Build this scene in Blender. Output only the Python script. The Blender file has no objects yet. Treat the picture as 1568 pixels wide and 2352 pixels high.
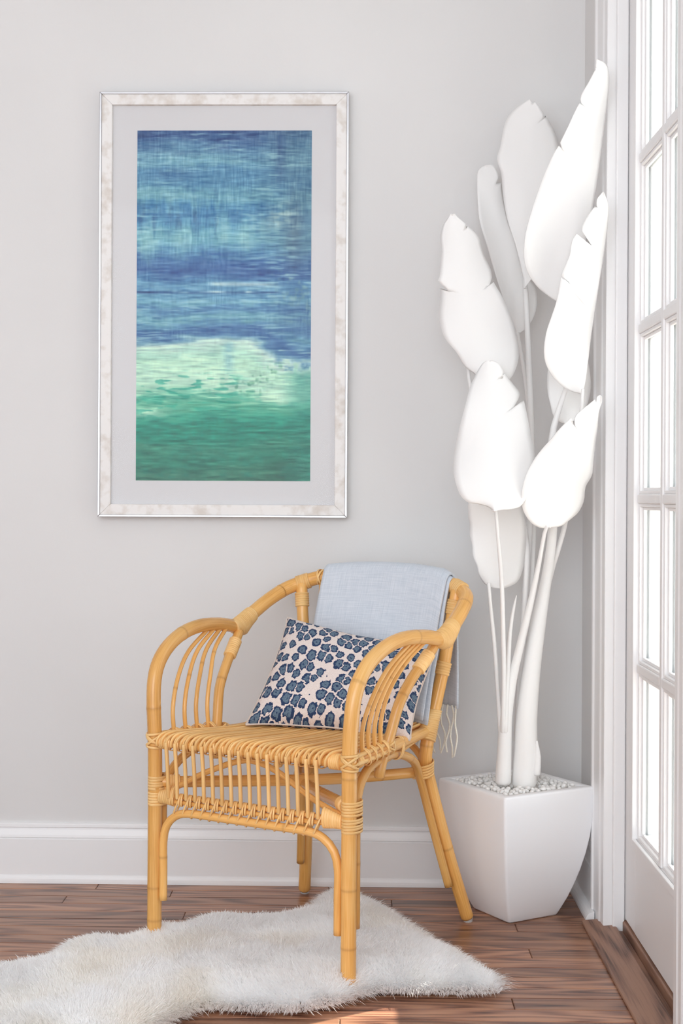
import bpy, bmesh, math, random
import numpy as np
from mathutils import Vector, Matrix

# ------------------------------------------------------------------ camera, world, light, exposure
scene = bpy.context.scene
COL = scene.collection
CAM_H, WALL_D = 0.97, 3.5325
cam_data = bpy.data.cameras.new('camera')
cam_data.sensor_fit = 'AUTO'
cam_data.sensor_width = 36.0
cam_data.lens = 50.0
cam_data.shift_x = 0.01896
cam_data.shift_y = -0.01531
cam_data.clip_start = 0.05
cam = bpy.data.objects.new('camera', cam_data)
COL.objects.link(cam)
cam.matrix_world = (Matrix.Translation((0, -WALL_D, CAM_H)) @ Matrix.Rotation(0.0216, 4, 'Z')
                    @ Matrix.Rotation(math.pi / 2, 4, 'X') @ Matrix.Rotation(0.005, 4, 'Z'))
scene.camera = cam

world = bpy.data.worlds.new('daylight')
scene.world = world
world.use_nodes = True
bg = world.node_tree.nodes['Background']
bg.inputs['Color'].default_value = (0.93, 0.98, 1.03, 1)
bg.inputs['Strength'].default_value = 1.5

sun = bpy.data.lights.new('sun', 'SUN')
sun.energy = 24.0
sun.angle = math.radians(0.53)
sun.color = (1.0, 0.93, 0.82)
sun_o = bpy.data.objects.new('sun', sun)
COL.objects.link(sun_o)
sun_dir = Vector((-0.532, -0.335, -0.245)).normalized()
sun_o.rotation_euler = sun_dir.to_track_quat('-Z', 'Y').to_euler()
sun_o.location = (4, 2, 2)

# added area lamp behind the camera, standing in for unseen windows; none is built
key = bpy.data.lights.new('window_stand_in', 'AREA')
key.shape = 'RECTANGLE'
key.size, key.size_y = 2.2, 1.8
key.energy = 43
key.color = (0.935, 0.985, 1.045)
key_o = bpy.data.objects.new('window_stand_in', key)
COL.objects.link(key_o)
key_o.location = (-0.7, -4.2, 1.6)
key_o.rotation_euler = (Vector((0.0, -0.2, 0.9)) - Vector(key_o.location)).to_track_quat('-Z', 'Y').to_euler()

scene.view_settings.view_transform = 'Standard'
scene.view_settings.look = 'None'
scene.view_settings.gamma = 1.0
scene.view_settings.use_curve_mapping = False
scene.view_settings.exposure = -0.02
scene.cycles.max_bounces = 16
scene.cycles.diffuse_bounces = 14
scene.cycles.transmission_bounces = 8
scene.cycles.glossy_bounces = 4
scene.cycles.transparent_max_bounces = 16
scene.cycles.use_adaptive_sampling = True
scene.cycles.adaptive_threshold = 0.06

random.seed(7)
RNG = np.random.default_rng(11)

# ------------------------------------------------------------------ helpers
def lin(r, g, b):
    f = lambda c: (c / 255 / 12.92) if c / 255 <= 0.04045 else ((c / 255 + 0.055) / 1.055) ** 2.4
    return (f(r), f(g), f(b), 1.0)

def tag(o, label=None, cat=None, group=None, kind=None):
    if label: o['label'] = label
    if cat: o['category'] = cat
    if group: o['group'] = group
    if kind: o['kind'] = kind
    return o

def empty(name, loc=(0, 0, 0), rz=0.0):
    o = bpy.data.objects.new(name, None)
    o.empty_display_size = 0.05
    o.location = loc
    o.rotation_euler = (0, 0, rz)
    COL.objects.link(o)
    return o

def link(name, me, mat=None, parent=None):
    o = bpy.data.objects.new(name, me)
    COL.objects.link(o)
    if mat is not None and not me.materials:
        me.materials.append(mat)
    if parent is not None:
        o.parent = parent
    return o

def mesh(name, verts, faces, smooth=True, uv=None):
    me = bpy.data.meshes.new(name)
    me.from_pydata([tuple(map(float, v)) for v in verts], [], [tuple(map(int, f)) for f in faces])
    if smooth:
        me.polygons.foreach_set('use_smooth', [True] * len(me.polygons))
    if uv is not None:
        lay = me.uv_layers.new(name='UVMap')
        lay.data.foreach_set('uv', np.asarray(uv, float).ravel())
    me.update()
    return me

def bm_mesh(name, bm, smooth=False):
    bmesh.ops.recalc_face_normals(bm, faces=bm.faces)
    me = bpy.data.meshes.new(name)
    bm.to_mesh(me)
    bm.free()
    if smooth:
        me.polygons.foreach_set('use_smooth', [True] * len(me.polygons))
    return me

def add_box(bm, a, b, bev=0.0, seg=2):
    x0, y0, z0 = a
    x1, y1, z1 = b
    vs = [bm.verts.new(p) for p in ((x0, y0, z0), (x1, y0, z0), (x1, y1, z0), (x0, y1, z0),
                                    (x0, y0, z1), (x1, y0, z1), (x1, y1, z1), (x0, y1, z1))]
    fs = [bm.faces.new([vs[i] for i in q]) for q in ((3, 2, 1, 0), (4, 5, 6, 7), (0, 1, 5, 4), (1, 2, 6, 5), (2, 3, 7, 6), (3, 0, 4, 7))]
    if bev > 0:
        es = {e for f in fs for e in f.edges}
        bmesh.ops.bevel(bm, geom=list(es), offset=bev, segments=seg, affect='EDGES', profile=0.5)

def box(name, a, b, mat, parent=None, bev=0.0, seg=2):
    bm = bmesh.new()
    add_box(bm, a, b, bev, seg)
    return link(name, bm_mesh(name, bm), mat, parent)

def extrude_profile(name, prof, a, b, out, mat, parent=None, caps=True, inset=(0.0, 0.0)):
    """prof: (distance out from the wall, height) points; swept from a to b along the foot of the wall."""
    a, b, out = Vector(a), Vector(b), Vector(out)
    d = (b - a).normalized()
    vs, fs = [], []
    for end, base, s in ((0, a, 1), (1, b, -1)):
        for (o, h) in prof:
            vs.append(base + out * o + Vector((0, 0, h)) + d * (o * inset[end] * s))
    n = len(prof)
    for i in range(n - 1):
        fs.append((i, i + 1, n + i + 1, n + i))
    bm = bmesh.new()
    bv = [bm.verts.new(v) for v in vs]
    for f in fs:
        bm.faces.new([bv[i] for i in f])
    bm.faces.new([bv[0], bv[n], bv[2 * n - 1], bv[n - 1]])
    if caps:
        bm.faces.new([bv[i] for i in range(n)])
        bm.faces.new([bv[n + i] for i in range(n)][::-1])
    return link(name, bm_mesh(name, bm), mat, parent)

def catmull(P, step=0.012, close=False):
    P = np.array(P, float)
    k = P.shape[1]
    Q = np.vstack([2 * P[0] - P[1], P, 2 * P[-1] - P[-2]])
    out = []
    for i in range(1, len(Q) - 2):
        p0, p1, p2, p3 = Q[i - 1:i + 3]
        n = max(2, int(np.linalg.norm((p2 - p1)[:3]) / step))
        for t in np.arange(n) / n:
            out.append(.5 * (2 * p1 + (p2 - p0) * t + (2 * p0 - 5 * p1 + 4 * p2 - p3) * t * t + (3 * p1 - p0 - 3 * p2 + p3) * t ** 3))
    out.append(P[-1])
    return np.array(out)

def frames(path):
    T = np.gradient(path, axis=0)
    T /= np.linalg.norm(T, axis=1)[:, None]
    ref = np.array([0, 0, 1.0]) if abs(T[0][2]) < .9 else np.array([1.0, 0, 0])
    N = []
    n = ref - T[0] * (ref @ T[0])
    n /= np.linalg.norm(n)
    for t in T:
        n = n - t * (n @ t)
        n /= np.linalg.norm(n)
        N.append(n.copy())
    N = np.array(N)
    return T, N, np.cross(T, N)

def tube_mesh(name, pts, r, sides=12, step=0.012, smooth_path=True, nodes=(), flat=None, dome=0.35, node_amp=0.03):
    """A rod along pts; r a number or a list per point; nodes: arc positions (0..1) of growth rings; flat=(w,t) gives an oval strip."""
    P = np.array(pts, float)
    R = np.full(len(P), r, float) if np.isscalar(r) else np.array(r, float)
    PR = np.hstack([P, R[:, None]])
    if smooth_path and len(P) > 2:
        PR = catmull(PR, step)
    elif not smooth_path or len(P) == 2:
        o = [PR[0]]
        for a, b in zip(PR[:-1], PR[1:]):
            n = max(1, int(np.linalg.norm((b - a)[:3]) / max(step, .03)))
            o += [a + (b - a) * k / n for k in range(1, n + 1)]
        PR = np.array(o)
    path, R = PR[:, :3], PR[:, 3].copy()
    s = np.r_[0, np.cumsum(np.linalg.norm(np.diff(path, axis=0), axis=1))]
    ring_at = np.zeros(len(s))
    if len(nodes):
        extra = []
        for q in nodes:
            c = q * s[-1]
            extra += [c - .008, c - .004, c - .0012, c, c + .0012, c + .004, c + .008]
        S = np.unique(np.clip(np.r_[s, extra], 0, s[-1]))
        path = np.stack([np.interp(S, s, path[:, i]) for i in range(3)], 1)
        R = np.interp(S, s, R)
        s = S
        ring_at = np.zeros(len(s))
        for q in nodes:
            dd = np.abs(s - q * s[-1])
            R *= 1 + node_amp * np.exp(-(dd / .005) ** 2)
            ring_at = np.maximum(ring_at, np.exp(-(dd / .003) ** 2))
    T, N, B = frames(path)
    V, UV, F, A = [], [], [], []
    ang = np.arange(sides) / sides * 2 * np.pi
    rings = []
    # rounded ends
    if dome > 0:
        e0 = path[0] - T[0] * R[0] * dome
        e1 = path[-1] + T[-1] * R[-1] * dome
        path = np.vstack([e0, path, e1])
        N = np.vstack([N[0], N, N[-1]]); B = np.vstack([B[0], B, B[-1]])
        R = np.r_[R[0] * .78, R, R[-1] * .78]
        s = np.r_[s[0] - .002, s, s[-1] + .002]
        ring_at = np.r_[0, ring_at, 0]
    fw, ft = (1, 1) if flat is None else flat
    for i in range(len(path)):
        for a in ang:
            V.append(path[i] + N[i] * (math.cos(a) * R[i] * ft) + B[i] * (math.sin(a) * R[i] * fw))
            A.append(ring_at[i])
    n = sides
    circ = 2 * math.pi * float(np.mean(R))
    for i in range(len(path) - 1):
        for j in range(n):
            k = (j + 1) % n
            F.append((i * n + j, i * n + k, (i + 1) * n + k, (i + 1) * n + j))
            UV += [(j / n * circ, s[i]), ((j + 1) / n * circ, s[i]), ((j + 1) / n * circ, s[i + 1]), (j / n * circ, s[i + 1])]
    F.append(tuple(range(n))[::-1]); UV += [(0, 0)] * n
    m = len(path) - 1
    F.append(tuple(m * n + j for j in range(n))); UV += [(0, 0)] * n
    me = mesh(name, V, F, True, UV)
    at = me.attributes.new('growth_ring', 'FLOAT', 'POINT')
    at.data.foreach_set('value', np.array(A, dtype=np.float32))
    return me

def tube(name, pts, r, mat, parent=None, **kw):
    return link(name, tube_mesh(name, pts, r, **kw), mat, parent)

def band_geo(c, u, v, w, t, seg=20, V=None, F=None, UV=None):
    """A closed flat strip (elliptic loop) round centre c with half-axes u, v; w wide along u x v, t thick."""
    c, u, v = (np.array(q, float) for q in (c, u, v))
    n = np.cross(u, v); n /= np.linalg.norm(n)
    b = len(V)
    sec = ((-w / 2, 0), (-w / 2 * .7, t), (w / 2 * .7, t), (w / 2, 0))
    for i in range(seg):
        a = 2 * math.pi * i / seg
        p = c + u * math.cos(a) + v * math.sin(a)
        rad = (u * math.cos(a) / np.linalg.norm(u) + v * math.sin(a) / np.linalg.norm(v))
        rad /= np.linalg.norm(rad)
        for (x, y) in sec:
            V.append(p + n * x + rad * y)
    L = 2 * math.pi * (np.linalg.norm(u) + np.linalg.norm(v)) / 2
    for i in range(seg):
        k = (i + 1) % seg
        for j in range(4):
            l = (j + 1) % 4
            F.append((b + i * 4 + j, b + k * 4 + j, b + k * 4 + l, b + i * 4 + l))
            UV += [(j * .002, i / seg * L), (j * .002, (i + 1) / seg * L), (l * .002, (i + 1) / seg * L), (l * .002, i / seg * L)]

def bands_mesh(name, bands):
    V, F, UV = [], [], []
    for bd in bands:
        band_geo(*bd, V=V, F=F, UV=UV)
    return mesh(name, V, F, True, UV)

def wrap_mesh(name, rings, strand=0.0055, ridge=0.0014, sides=20):
    """Cane binding: rings = [(centre, u, v), ...] elliptic sections along the joint, wound with ridged strands."""
    C = np.array([r[0] for r in rings], float); U = np.array([r[1] for r in rings], float); W = np.array([r[2] for r in rings], float)
    s = np.r_[0, np.cumsum(np.linalg.norm(np.diff(C, axis=0), axis=1))]
    n = max(2, int(round(s[-1] / strand)))
    S, O = [], []
    for k in range(n):
        for q, o in ((0.02, 0.0), (.22, .8), (.5, 1.0), (.78, .8), (.98, 0.0)):
            S.append((k + q) / n * s[-1]); O.append(o * ridge)
    V, F, UV = [], [], []
    for st, o in zip(S, O):
        c = np.array([np.interp(st, s, C[:, i]) for i in range(3)])
        u = np.array([np.interp(st, s, U[:, i]) for i in range(3)])
        w = np.array([np.interp(st, s, W[:, i]) for i in range(3)])
        lu, lw = np.linalg.norm(u), np.linalg.norm(w)
        u, w = u * (lu + o) / lu, w * (lw + o) / lw
        for j in range(sides):
            a = 2 * math.pi * j / sides
            V.append(c + u * math.cos(a) + w * math.sin(a))
    for i in range(len(S) - 1):
        for j in range(sides):
            k = (j + 1) % sides
            F.append((i * sides + j, i * sides + k, (i + 1) * sides + k, (i + 1) * sides + j))
            UV += [(S[i], j * .01), (S[i], j * .01 + .01), (S[i + 1], j * .01 + .01), (S[i + 1], j * .01)]
    F.append(tuple(range(sides))[::-1]); UV += [(0, 0)] * sides
    b = (len(S) - 1) * sides
    F.append(tuple(b + j for j in range(sides))); UV += [(0, 0)] * sides
    return mesh(name, V, F, True, UV)

def wrap(name, p0, p1, r, mat, parent, **kw):
    p0, p1 = np.array(p0, float), np.array(p1, float)
    t = (p1 - p0) / np.linalg.norm(p1 - p0)
    ref = np.array([0, 0, 1.0]) if abs(t[2]) < .9 else np.array([1.0, 0, 0])
    u = ref - t * (ref @ t); u /= np.linalg.norm(u); v = np.cross(t, u)
    return link(name, wrap_mesh(name, [(p0, u * r, v * r), (p1, u * r, v * r)], **kw), mat, parent)

def value_noise(x, y, sx, sy, seed, octaves=3):
    out = np.zeros_like(x); amp = 1.0; tot = 0
    for o in range(octaves):
        g = np.random.default_rng(seed + o * 17).random((int(sy) + 3, int(sx) + 3))
        fx, fy = x * sx, y * sy
        ix, iy = np.floor(fx).astype(int), np.floor(fy).astype(int)
        tx, ty = fx - ix, fy - iy
        tx = tx * tx * (3 - 2 * tx); ty = ty * ty * (3 - 2 * ty)
        v = (g[iy, ix] * (1 - tx) + g[iy, ix + 1] * tx) * (1 - ty) + (g[iy + 1, ix] * (1 - tx) + g[iy + 1, ix + 1] * tx) * ty
        out += v * amp; tot += amp; amp *= .55; sx *= 2; sy *= 2
    return out / tot

# ------------------------------------------------------------------ materials
def new_mat(name):
    m = bpy.data.materials.new(name)
    m.use_nodes = True
    nt = m.node_tree
    return m, nt, nt.nodes['Principled BSDF'], nt.nodes.new, nt.links.new

def ramp(nt, stops, interp='LINEAR'):
    r = nt.nodes.new('ShaderNodeValToRGB')
    r.color_ramp.interpolation = interp
    el = r.color_ramp.elements
    while len(el) < len(stops):
        el.new(0.5)
    for e, (p, c) in zip(el, stops):
        e.position = p; e.color = c
    return r

def painted(name, col, rough=0.5, bump=0.02, scale=120.0, var=0.02):
    m, nt, bs, N, L = new_mat(name)
    tc = N('ShaderNodeTexCoord')
    nz = N('ShaderNodeTexNoise'); nz.inputs['Scale'].default_value = scale; nz.inputs['Detail'].default_value = 3
    L(tc.outputs['Object'], nz.inputs['Vector'])
    n2 = N('ShaderNodeTexNoise'); n2.inputs['Scale'].default_value = 1.7
    L(tc.outputs['Object'], n2.inputs['Vector'])
    c0 = tuple(max(0, c - var) for c in col[:3]) + (1,)
    c1 = tuple(min(1, c + var) for c in col[:3]) + (1,)
    rp = ramp(nt, [(.3, c0), (.7, c1)])
    L(n2.outputs['Fac'], rp.inputs['Fac']); L(rp.outputs['Color'], bs.inputs['Base Color'])
    bp = N('ShaderNodeBump'); bp.inputs['Strength'].default_value = bump; bp.inputs['Distance'].default_value = .002
    L(nz.outputs['Fac'], bp.inputs['Height']); L(bp.outputs['Normal'], bs.inputs['Normal'])
    bs.inputs['Roughness'].default_value = rough
    return m

M_WALL = painted('wall_paint', (0.728, 0.724, 0.720, 1), 0.75, 0.05, 180)
M_CEIL = painted('ceiling_paint', (0.85, 0.85, 0.84, 1), 0.8)
M_TRIM = painted('white_trim_paint', (0.86, 0.86, 0.865, 1), 0.32, 0.02, 60, .008)
M_DOOR = painted('white_door_paint', (0.84, 0.835, 0.84, 1), 0.35, 0.0, 60, .008)
M_POT = painted('white_ceramic', (0.92, 0.925, 0.94, 1), 0.55, 0.06, 90, .006)
M_PLANT = painted('white_painted_leaf', (0.87, 0.865, 0.855, 1), 0.6, 0.05, 70, .008)
M_MAT = painted('picture_mat_board', (0.65, 0.648, 0.662, 1), 0.8, 0.02, 300, .004)
M_PEBBLE = painted('white_pebble', (0.84, 0.835, 0.82, 1), 0.5, 0.1, 200, .03)
M_PATIO = painted('pale_concrete', (0.7, 0.7, 0.68, 1), 0.8, 0.1, 40)

def mat_wood(name, dark, mid, light, rough, along='X', seedmix=True, ring=1.0):
    m, nt, bs, N, L = new_mat(name)
    tc = N('ShaderNodeTexCoord'); oi = N('ShaderNodeObjectInfo')
    off = N('ShaderNodeVectorMath'); off.operation = 'SCALE'
    cmb = N('ShaderNodeCombineXYZ')
    L(oi.outputs['Random'], cmb.inputs['X']); L(oi.outputs['Random'], cmb.inputs['Y']); L(oi.outputs['Random'], cmb.inputs['Z'])
    L(cmb.outputs['Vector'], off.inputs[0]); off.inputs['Scale'].default_value = 37.0
    add = N('ShaderNodeVectorMath'); add.operation = 'ADD'
    L(tc.outputs['Object'], add.inputs[0]); L(off.outputs['Vector'], add.inputs[1])
    def stretched(sc):
        mp = N('ShaderNodeMapping'); mp.inputs['Scale'].default_value = sc
        L(add.outputs['Vector'], mp.inputs['Vector'])
        return mp
    S = (lambda a, b: (a, b, b)) if along == 'X' else (lambda a, b: (b, a, b))
    # cathedral figure: contour lines of a stretched noise
    m1 = stretched(S(1.6, 13.0)); n1 = N('ShaderNodeTexNoise'); n1.inputs['Scale'].default_value = 1.0; n1.inputs['Detail'].default_value = 1.0
    L(m1.outputs['Vector'], n1.inputs['Vector'])
    mul = N('ShaderNodeMath'); mul.operation = 'MULTIPLY'; mul.inputs[1].default_value = 60.0 * ring
    L(n1.outputs['Fac'], mul.inputs[0])
    sn = N('ShaderNodeMath'); sn.operation = 'SINE'; L(mul.outputs[0], sn.inputs[0])
    mr = N('ShaderNodeMapRange'); mr.inputs['From Min'].default_value = -1; mr.inputs['From Max'].default_value = 1
    L(sn.outputs[0], mr.inputs['Value'])
    m2 = stretched(S(6.0, 260.0)); n2 = N('ShaderNodeTexNoise'); n2.inputs['Scale'].default_value = 1.0; n2.inputs['Detail'].default_value = 4.0; n2.inputs['Roughness'].default_value = .65
    L(m2.outputs['Vector'], n2.inputs['Vector'])
    mix = N('ShaderNodeMath'); mix.operation = 'MULTIPLY_ADD'; mix.inputs[1].default_value = .36
    L(mr.outputs['Result'], mix.inputs[0])
    ml2 = N('ShaderNodeMath'); ml2.operation = 'MULTIPLY'; ml2.inputs[1].default_value = .95
    L(n2.outputs['Fac'], ml2.inputs[0]); L(ml2.outputs[0], mix.inputs[2])
    rp = ramp(nt, [(.34, dark), (.52, mid), (.82, light)])
    L(mix.outputs[0], rp.inputs['Fac'])
    hsv = N('ShaderNodeHueSaturation')
    mv = N('ShaderNodeMapRange'); mv.inputs['To Min'].default_value = .62; mv.inputs['To Max'].default_value = 1.22
    L(oi.outputs['Random'], mv.inputs['Value']); L(mv.outputs['Result'], hsv.inputs['Value'])
    L(rp.outputs['Color'], hsv.inputs['Color']); L(hsv.outputs['Color'], bs.inputs['Base Color'])
    bs.inputs['Roughness'].default_value = rough
    bp = N('ShaderNodeBump'); bp.inputs['Strength'].default_value = .12; bp.inputs['Distance'].default_value = .001
    L(mix.outputs[0], bp.inputs['Height']); L(bp.outputs['Normal'], bs.inputs['Normal'])
    return m

M_FLOOR = mat_wood('oak_floor', lin(60, 36, 28), lin(134, 91, 71), lin(172, 126, 98), 0.30)
M_SILL = mat_wood('oak_threshold', lin(70, 46, 36), lin(118, 86, 70), lin(148, 112, 92), 0.5, along='Y', ring=.6)

def mat_rattan(name, c0, c1, c2, rough=.25, gloss=.55):
    m, nt, bs, N, L = new_mat(name)
    uv = N('ShaderNodeTexCoord'); oi = N('ShaderNodeObjectInfo')
    cmb = N('ShaderNodeCombineXYZ'); L(oi.outputs['Random'], cmb.inputs['X']); L(oi.outputs['Random'], cmb.inputs['Z'])
    sc = N('ShaderNodeVectorMath'); sc.operation = 'SCALE'; sc.inputs['Scale'].default_value = 23; L(cmb.outputs['Vector'], sc.inputs[0])
    add = N('ShaderNodeVectorMath'); add.operation = 'ADD'; L(uv.outputs['UV'], add.inputs[0]); L(sc.outputs['Vector'], add.inputs[1])
    def nz(sx, sy, det):
        mp = N('ShaderNodeMapping'); mp.inputs['Scale'].default_value = (sx, sy, 1); L(add.outputs['Vector'], mp.inputs['Vector'])
        n = N('ShaderNodeTexNoise'); n.inputs['Scale'].default_value = 1; n.inputs['Detail'].default_value = det
        L(mp.outputs['Vector'], n.inputs['Vector']); return n
    a = nz(18, 5, 2); b = nz(420, 12, 3)
    mx = N('ShaderNodeMath'); mx.operation = 'MULTIPLY_ADD'; mx.inputs[1].default_value = .45
    ma = N('ShaderNodeMath'); ma.operation = 'MULTIPLY'; ma.inputs[1].default_value = .55
    L(a.outputs['Fac'], ma.inputs[0]); L(b.outputs['Fac'], mx.inputs[0]); L(ma.outputs[0], mx.inputs[2])
    rp = ramp(nt, [(.28, c0), (.5, c1), (.72, c2)])
    L(mx.outputs[0], rp.inputs['Fac'])
    at = N('ShaderNodeAttribute'); at.attribute_name = 'growth_ring'
    mixc = N('ShaderNodeMix'); mixc.data_type = 'RGBA'
    mf = N('ShaderNodeMath'); mf.operation = 'MULTIPLY'; mf.inputs[1].default_value = .26
    L(at.outputs['Fac'], mf.inputs[0]); L(mf.outputs[0], mixc.inputs['Factor'])
    hsv = N('ShaderNodeHueSaturation'); mv = N('ShaderNodeMapRange'); mv.inputs['To Min'].default_value = .9; mv.inputs['To Max'].default_value = 1.08
    L(oi.outputs['Random'], mv.inputs['Value']); L(mv.outputs['Result'], hsv.inputs['Value']); L(rp.outputs['Color'], hsv.inputs['Color'])
    L(hsv.outputs['Color'], mixc.inputs[6]); mixc.inputs[7].default_value = lin(120, 74, 34)
    L(mixc.outputs[2], bs.inputs['Base Color'])
    bs.inputs['Roughness'].default_value = rough
    bs.inputs['Specular IOR Level'].default_value = gloss
    bp = N('ShaderNodeBump'); bp.inputs['Strength'].default_value = .15; bp.inputs['Distance'].default_value = .0006
    L(b.outputs['Fac'], bp.inputs['Height']); L(bp.outputs['Normal'], bs.inputs['Normal'])
    return m

M_RATTAN = mat_rattan('rattan_pole', lin(204, 144, 70), lin(230, 174, 98), lin(241, 195, 126))
M_CANE = mat_rattan('cane_strip', lin(220, 168, 98), lin(238, 192, 124), lin(246, 210, 150), .42)

def mat_cloth(name, col_a, col_b, scale=900.0, rough=.9):
    m, nt, bs, N, L = new_mat(name)
    tc = N('ShaderNodeTexCoord')
    outs = []
    for sx, sy in ((scale * .04, scale), (scale, scale * .04)):
        mp = N('ShaderNodeMapping'); mp.inputs['Scale'].default_value = (sx, sy, 1); L(tc.outputs['UV'], mp.inputs['Vector'])
        n = N('ShaderNodeTexNoise'); n.inputs['Scale'].default_value = 1; n.inputs['Detail'].default_value = 2; L(mp.outputs['Vector'], n.inputs['Vector'])
        outs.append(n)
    ad = N('ShaderNodeMath'); ad.operation = 'ADD'; L(outs[0].outputs['Fac'], ad.inputs[0]); L(outs[1].outputs['Fac'], ad.inputs[1])
    hf = N('ShaderNodeMath'); hf.operation = 'MULTIPLY'; hf.inputs[1].default_value = .5; L(ad.outputs[0], hf.inputs[0])
    rp = ramp(nt, [(.36, col_a), (.64, col_b)]); L(hf.outputs[0], rp.inputs['Fac']); L(rp.outputs['Color'], bs.inputs['Base Color'])
    bp = N('ShaderNodeBump'); bp.inputs['Strength'].default_value = .25; bp.inputs['Distance'].default_value = .001
    L(hf.outputs[0], bp.inputs['Height']); L(bp.outputs['Normal'], bs.inputs['Normal'])
    bs.inputs['Roughness'].default_value = rough
    bs.inputs['Sheen Weight'].default_value = .25
    return m

M_THROW = mat_cloth('pale_blue_wool', lin(194, 203, 214), lin(214, 220, 229), 420)
M_FRINGE = mat_cloth('cream_yarn', lin(226, 222, 208), lin(240, 237, 226), 300)
M_PIPE = mat_cloth('cushion_back_linen', lin(200, 186, 176), lin(220, 206, 196), 600)

def mat_cushion():
    m, nt, bs, N, L = new_mat('flower_spot_weave')
    tc = N('ShaderNodeTexCoord')
    snap = N('ShaderNodeVectorMath'); snap.operation = 'SNAP'; snap.inputs[1].default_value = (.0016, .0016, 1)
    L(tc.outputs['UV'], snap.inputs[0])
    mp = N('ShaderNodeMapping'); mp.inputs['Scale'].default_value = (37, 31, 1); mp.inputs['Rotation'].default_value = (0, 0, .25); L(snap.outputs['Vector'], mp.inputs['Vector'])
    # lobed petals: bend the lookup with a finer noise
    nz = N('ShaderNodeTexNoise'); nz.inputs['Scale'].default_value = 3.2; nz.inputs['Detail'].default_value = 1.0; L(mp.outputs['Vector'], nz.inputs['Vector'])
    sub = N('ShaderNodeVectorMath'); sub.operation = 'SUBTRACT'; sub.inputs[1].default_value = (.5, .5, .5); L(nz.outputs['Color'], sub.inputs[0])
    scl = N('ShaderNodeVectorMath'); scl.operation = 'SCALE'; scl.inputs['Scale'].default_value = .42; L(sub.outputs['Vector'], scl.inputs[0])
    add = N('ShaderNodeVectorMath'); add.operation = 'ADD'; L(mp.outputs['Vector'], add.inputs[0]); L(scl.outputs['Vector'], add.inputs[1])
    vo = N('ShaderNodeTexVoronoi'); vo.voronoi_dimensions = '2D'; vo.inputs['Scale'].default_value = 1.0; vo.inputs['Randomness'].default_value = .62
    L(add.outputs['Vector'], vo.inputs['Vector'])
    ve = N('ShaderNodeTexVoronoi'); ve.voronoi_dimensions = '2D'; ve.feature = 'DISTANCE_TO_EDGE'; ve.inputs['Scale'].default_value = 1.0; ve.inputs['Randomness'].default_value = .62
    L(add.outputs['Vector'], ve.inputs['Vector'])
    gap = N('ShaderNodeMath'); gap.operation = 'GREATER_THAN'; gap.inputs[1].default_value = .055; L(ve.outputs['Distance'], gap.inputs[0])
    sep = N('ShaderNodeSeparateColor'); L(vo.outputs['Color'], sep.inputs['Color'])
    rad = N('ShaderNodeMapRange'); rad.inputs['To Min'].default_value = .36; rad.inputs['To Max'].default_value = .58; L(sep.outputs['Red'], rad.inputs['Value'])
    gone = N('ShaderNodeMath'); gone.operation = 'GREATER_THAN'; gone.inputs[1].default_value = .04; L(sep.outputs['Green'], gone.inputs[0])
    g2 = N('ShaderNodeMath'); g2.operation = 'MULTIPLY'; L(gone.outputs[0], g2.inputs[0]); L(gap.outputs[0], g2.inputs[1])
    rr = N('ShaderNodeMath'); rr.operation = 'MULTIPLY'; L(rad.outputs['Result'], rr.inputs[0]); L(g2.outputs[0], rr.inputs[1])
    spot = N('ShaderNodeMath'); spot.operation = 'LESS_THAN'; L(vo.outputs['Distance'], spot.inputs[0]); L(rr.outputs[0], spot.inputs[1])
    inn = N('ShaderNodeMath'); inn.operation = 'MULTIPLY'; inn.inputs[1].default_value = .66; L(rr.outputs[0], inn.inputs[0])
    gapc = N('ShaderNodeMath'); gapc.operation = 'GREATER_THAN'; gapc.inputs[1].default_value = .15; L(ve.outputs['Distance'], gapc.inputs[0])
    inn2 = N('ShaderNodeMath'); inn2.operation = 'MULTIPLY'; L(inn.outputs[0], inn2.inputs[0]); L(gapc.outputs[0], inn2.inputs[1])
    core = N('ShaderNodeMath'); core.operation = 'LESS_THAN'; L(vo.outputs['Distance'], core.inputs[0]); L(inn2.outputs[0], core.inputs[1])
    eye = N('ShaderNodeMath'); eye.operation = 'LESS_THAN'; L(vo.outputs['Distance'], eye.inputs[0]); eye.inputs[1].default_value = .07
    wv = N('ShaderNodeTexNoise'); wv.inputs['Scale'].default_value = 700; L(snap.outputs['Vector'], wv.inputs['Vector'])
    cream = ramp(nt, [(.3, lin(214, 200, 194)), (.7, lin(236, 224, 218))]); L(wv.outputs['Fac'], cream.inputs['Fac'])
    mid = ramp(nt, [(.35, lin(70, 92, 116)), (.65, lin(110, 130, 146))]); L(wv.outputs['Fac'], mid.inputs['Fac'])
    def mx(fac, a, b):
        x = N('ShaderNodeMix'); x.data_type = 'RGBA'; L(fac, x.inputs['Factor']); L(a, x.inputs[6])
        if isinstance(b, tuple): x.inputs[7].default_value = b
        else: L(b, x.inputs[7])
        return x.outputs[2]
    c = mx(spot.outputs[0], cream.outputs['Color'], lin(34, 56, 92))
    c = mx(core.outputs[0], c, mid.outputs['Color'])
    c = mx(eye.outputs[0], c, lin(34, 56, 92))
    L(c, bs.inputs['Base Color'])
    bp = N('ShaderNodeBump'); bp.inputs['Strength'].default_value = .3; bp.inputs['Distance'].default_value = .0008
    L(wv.outputs['Fac'], bp.inputs['Height']); L(bp.outputs['Normal'], bs.inputs['Normal'])
    bs.inputs['Roughness'].default_value = .9
    return m
M_CUSHION = mat_cushion()

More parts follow.
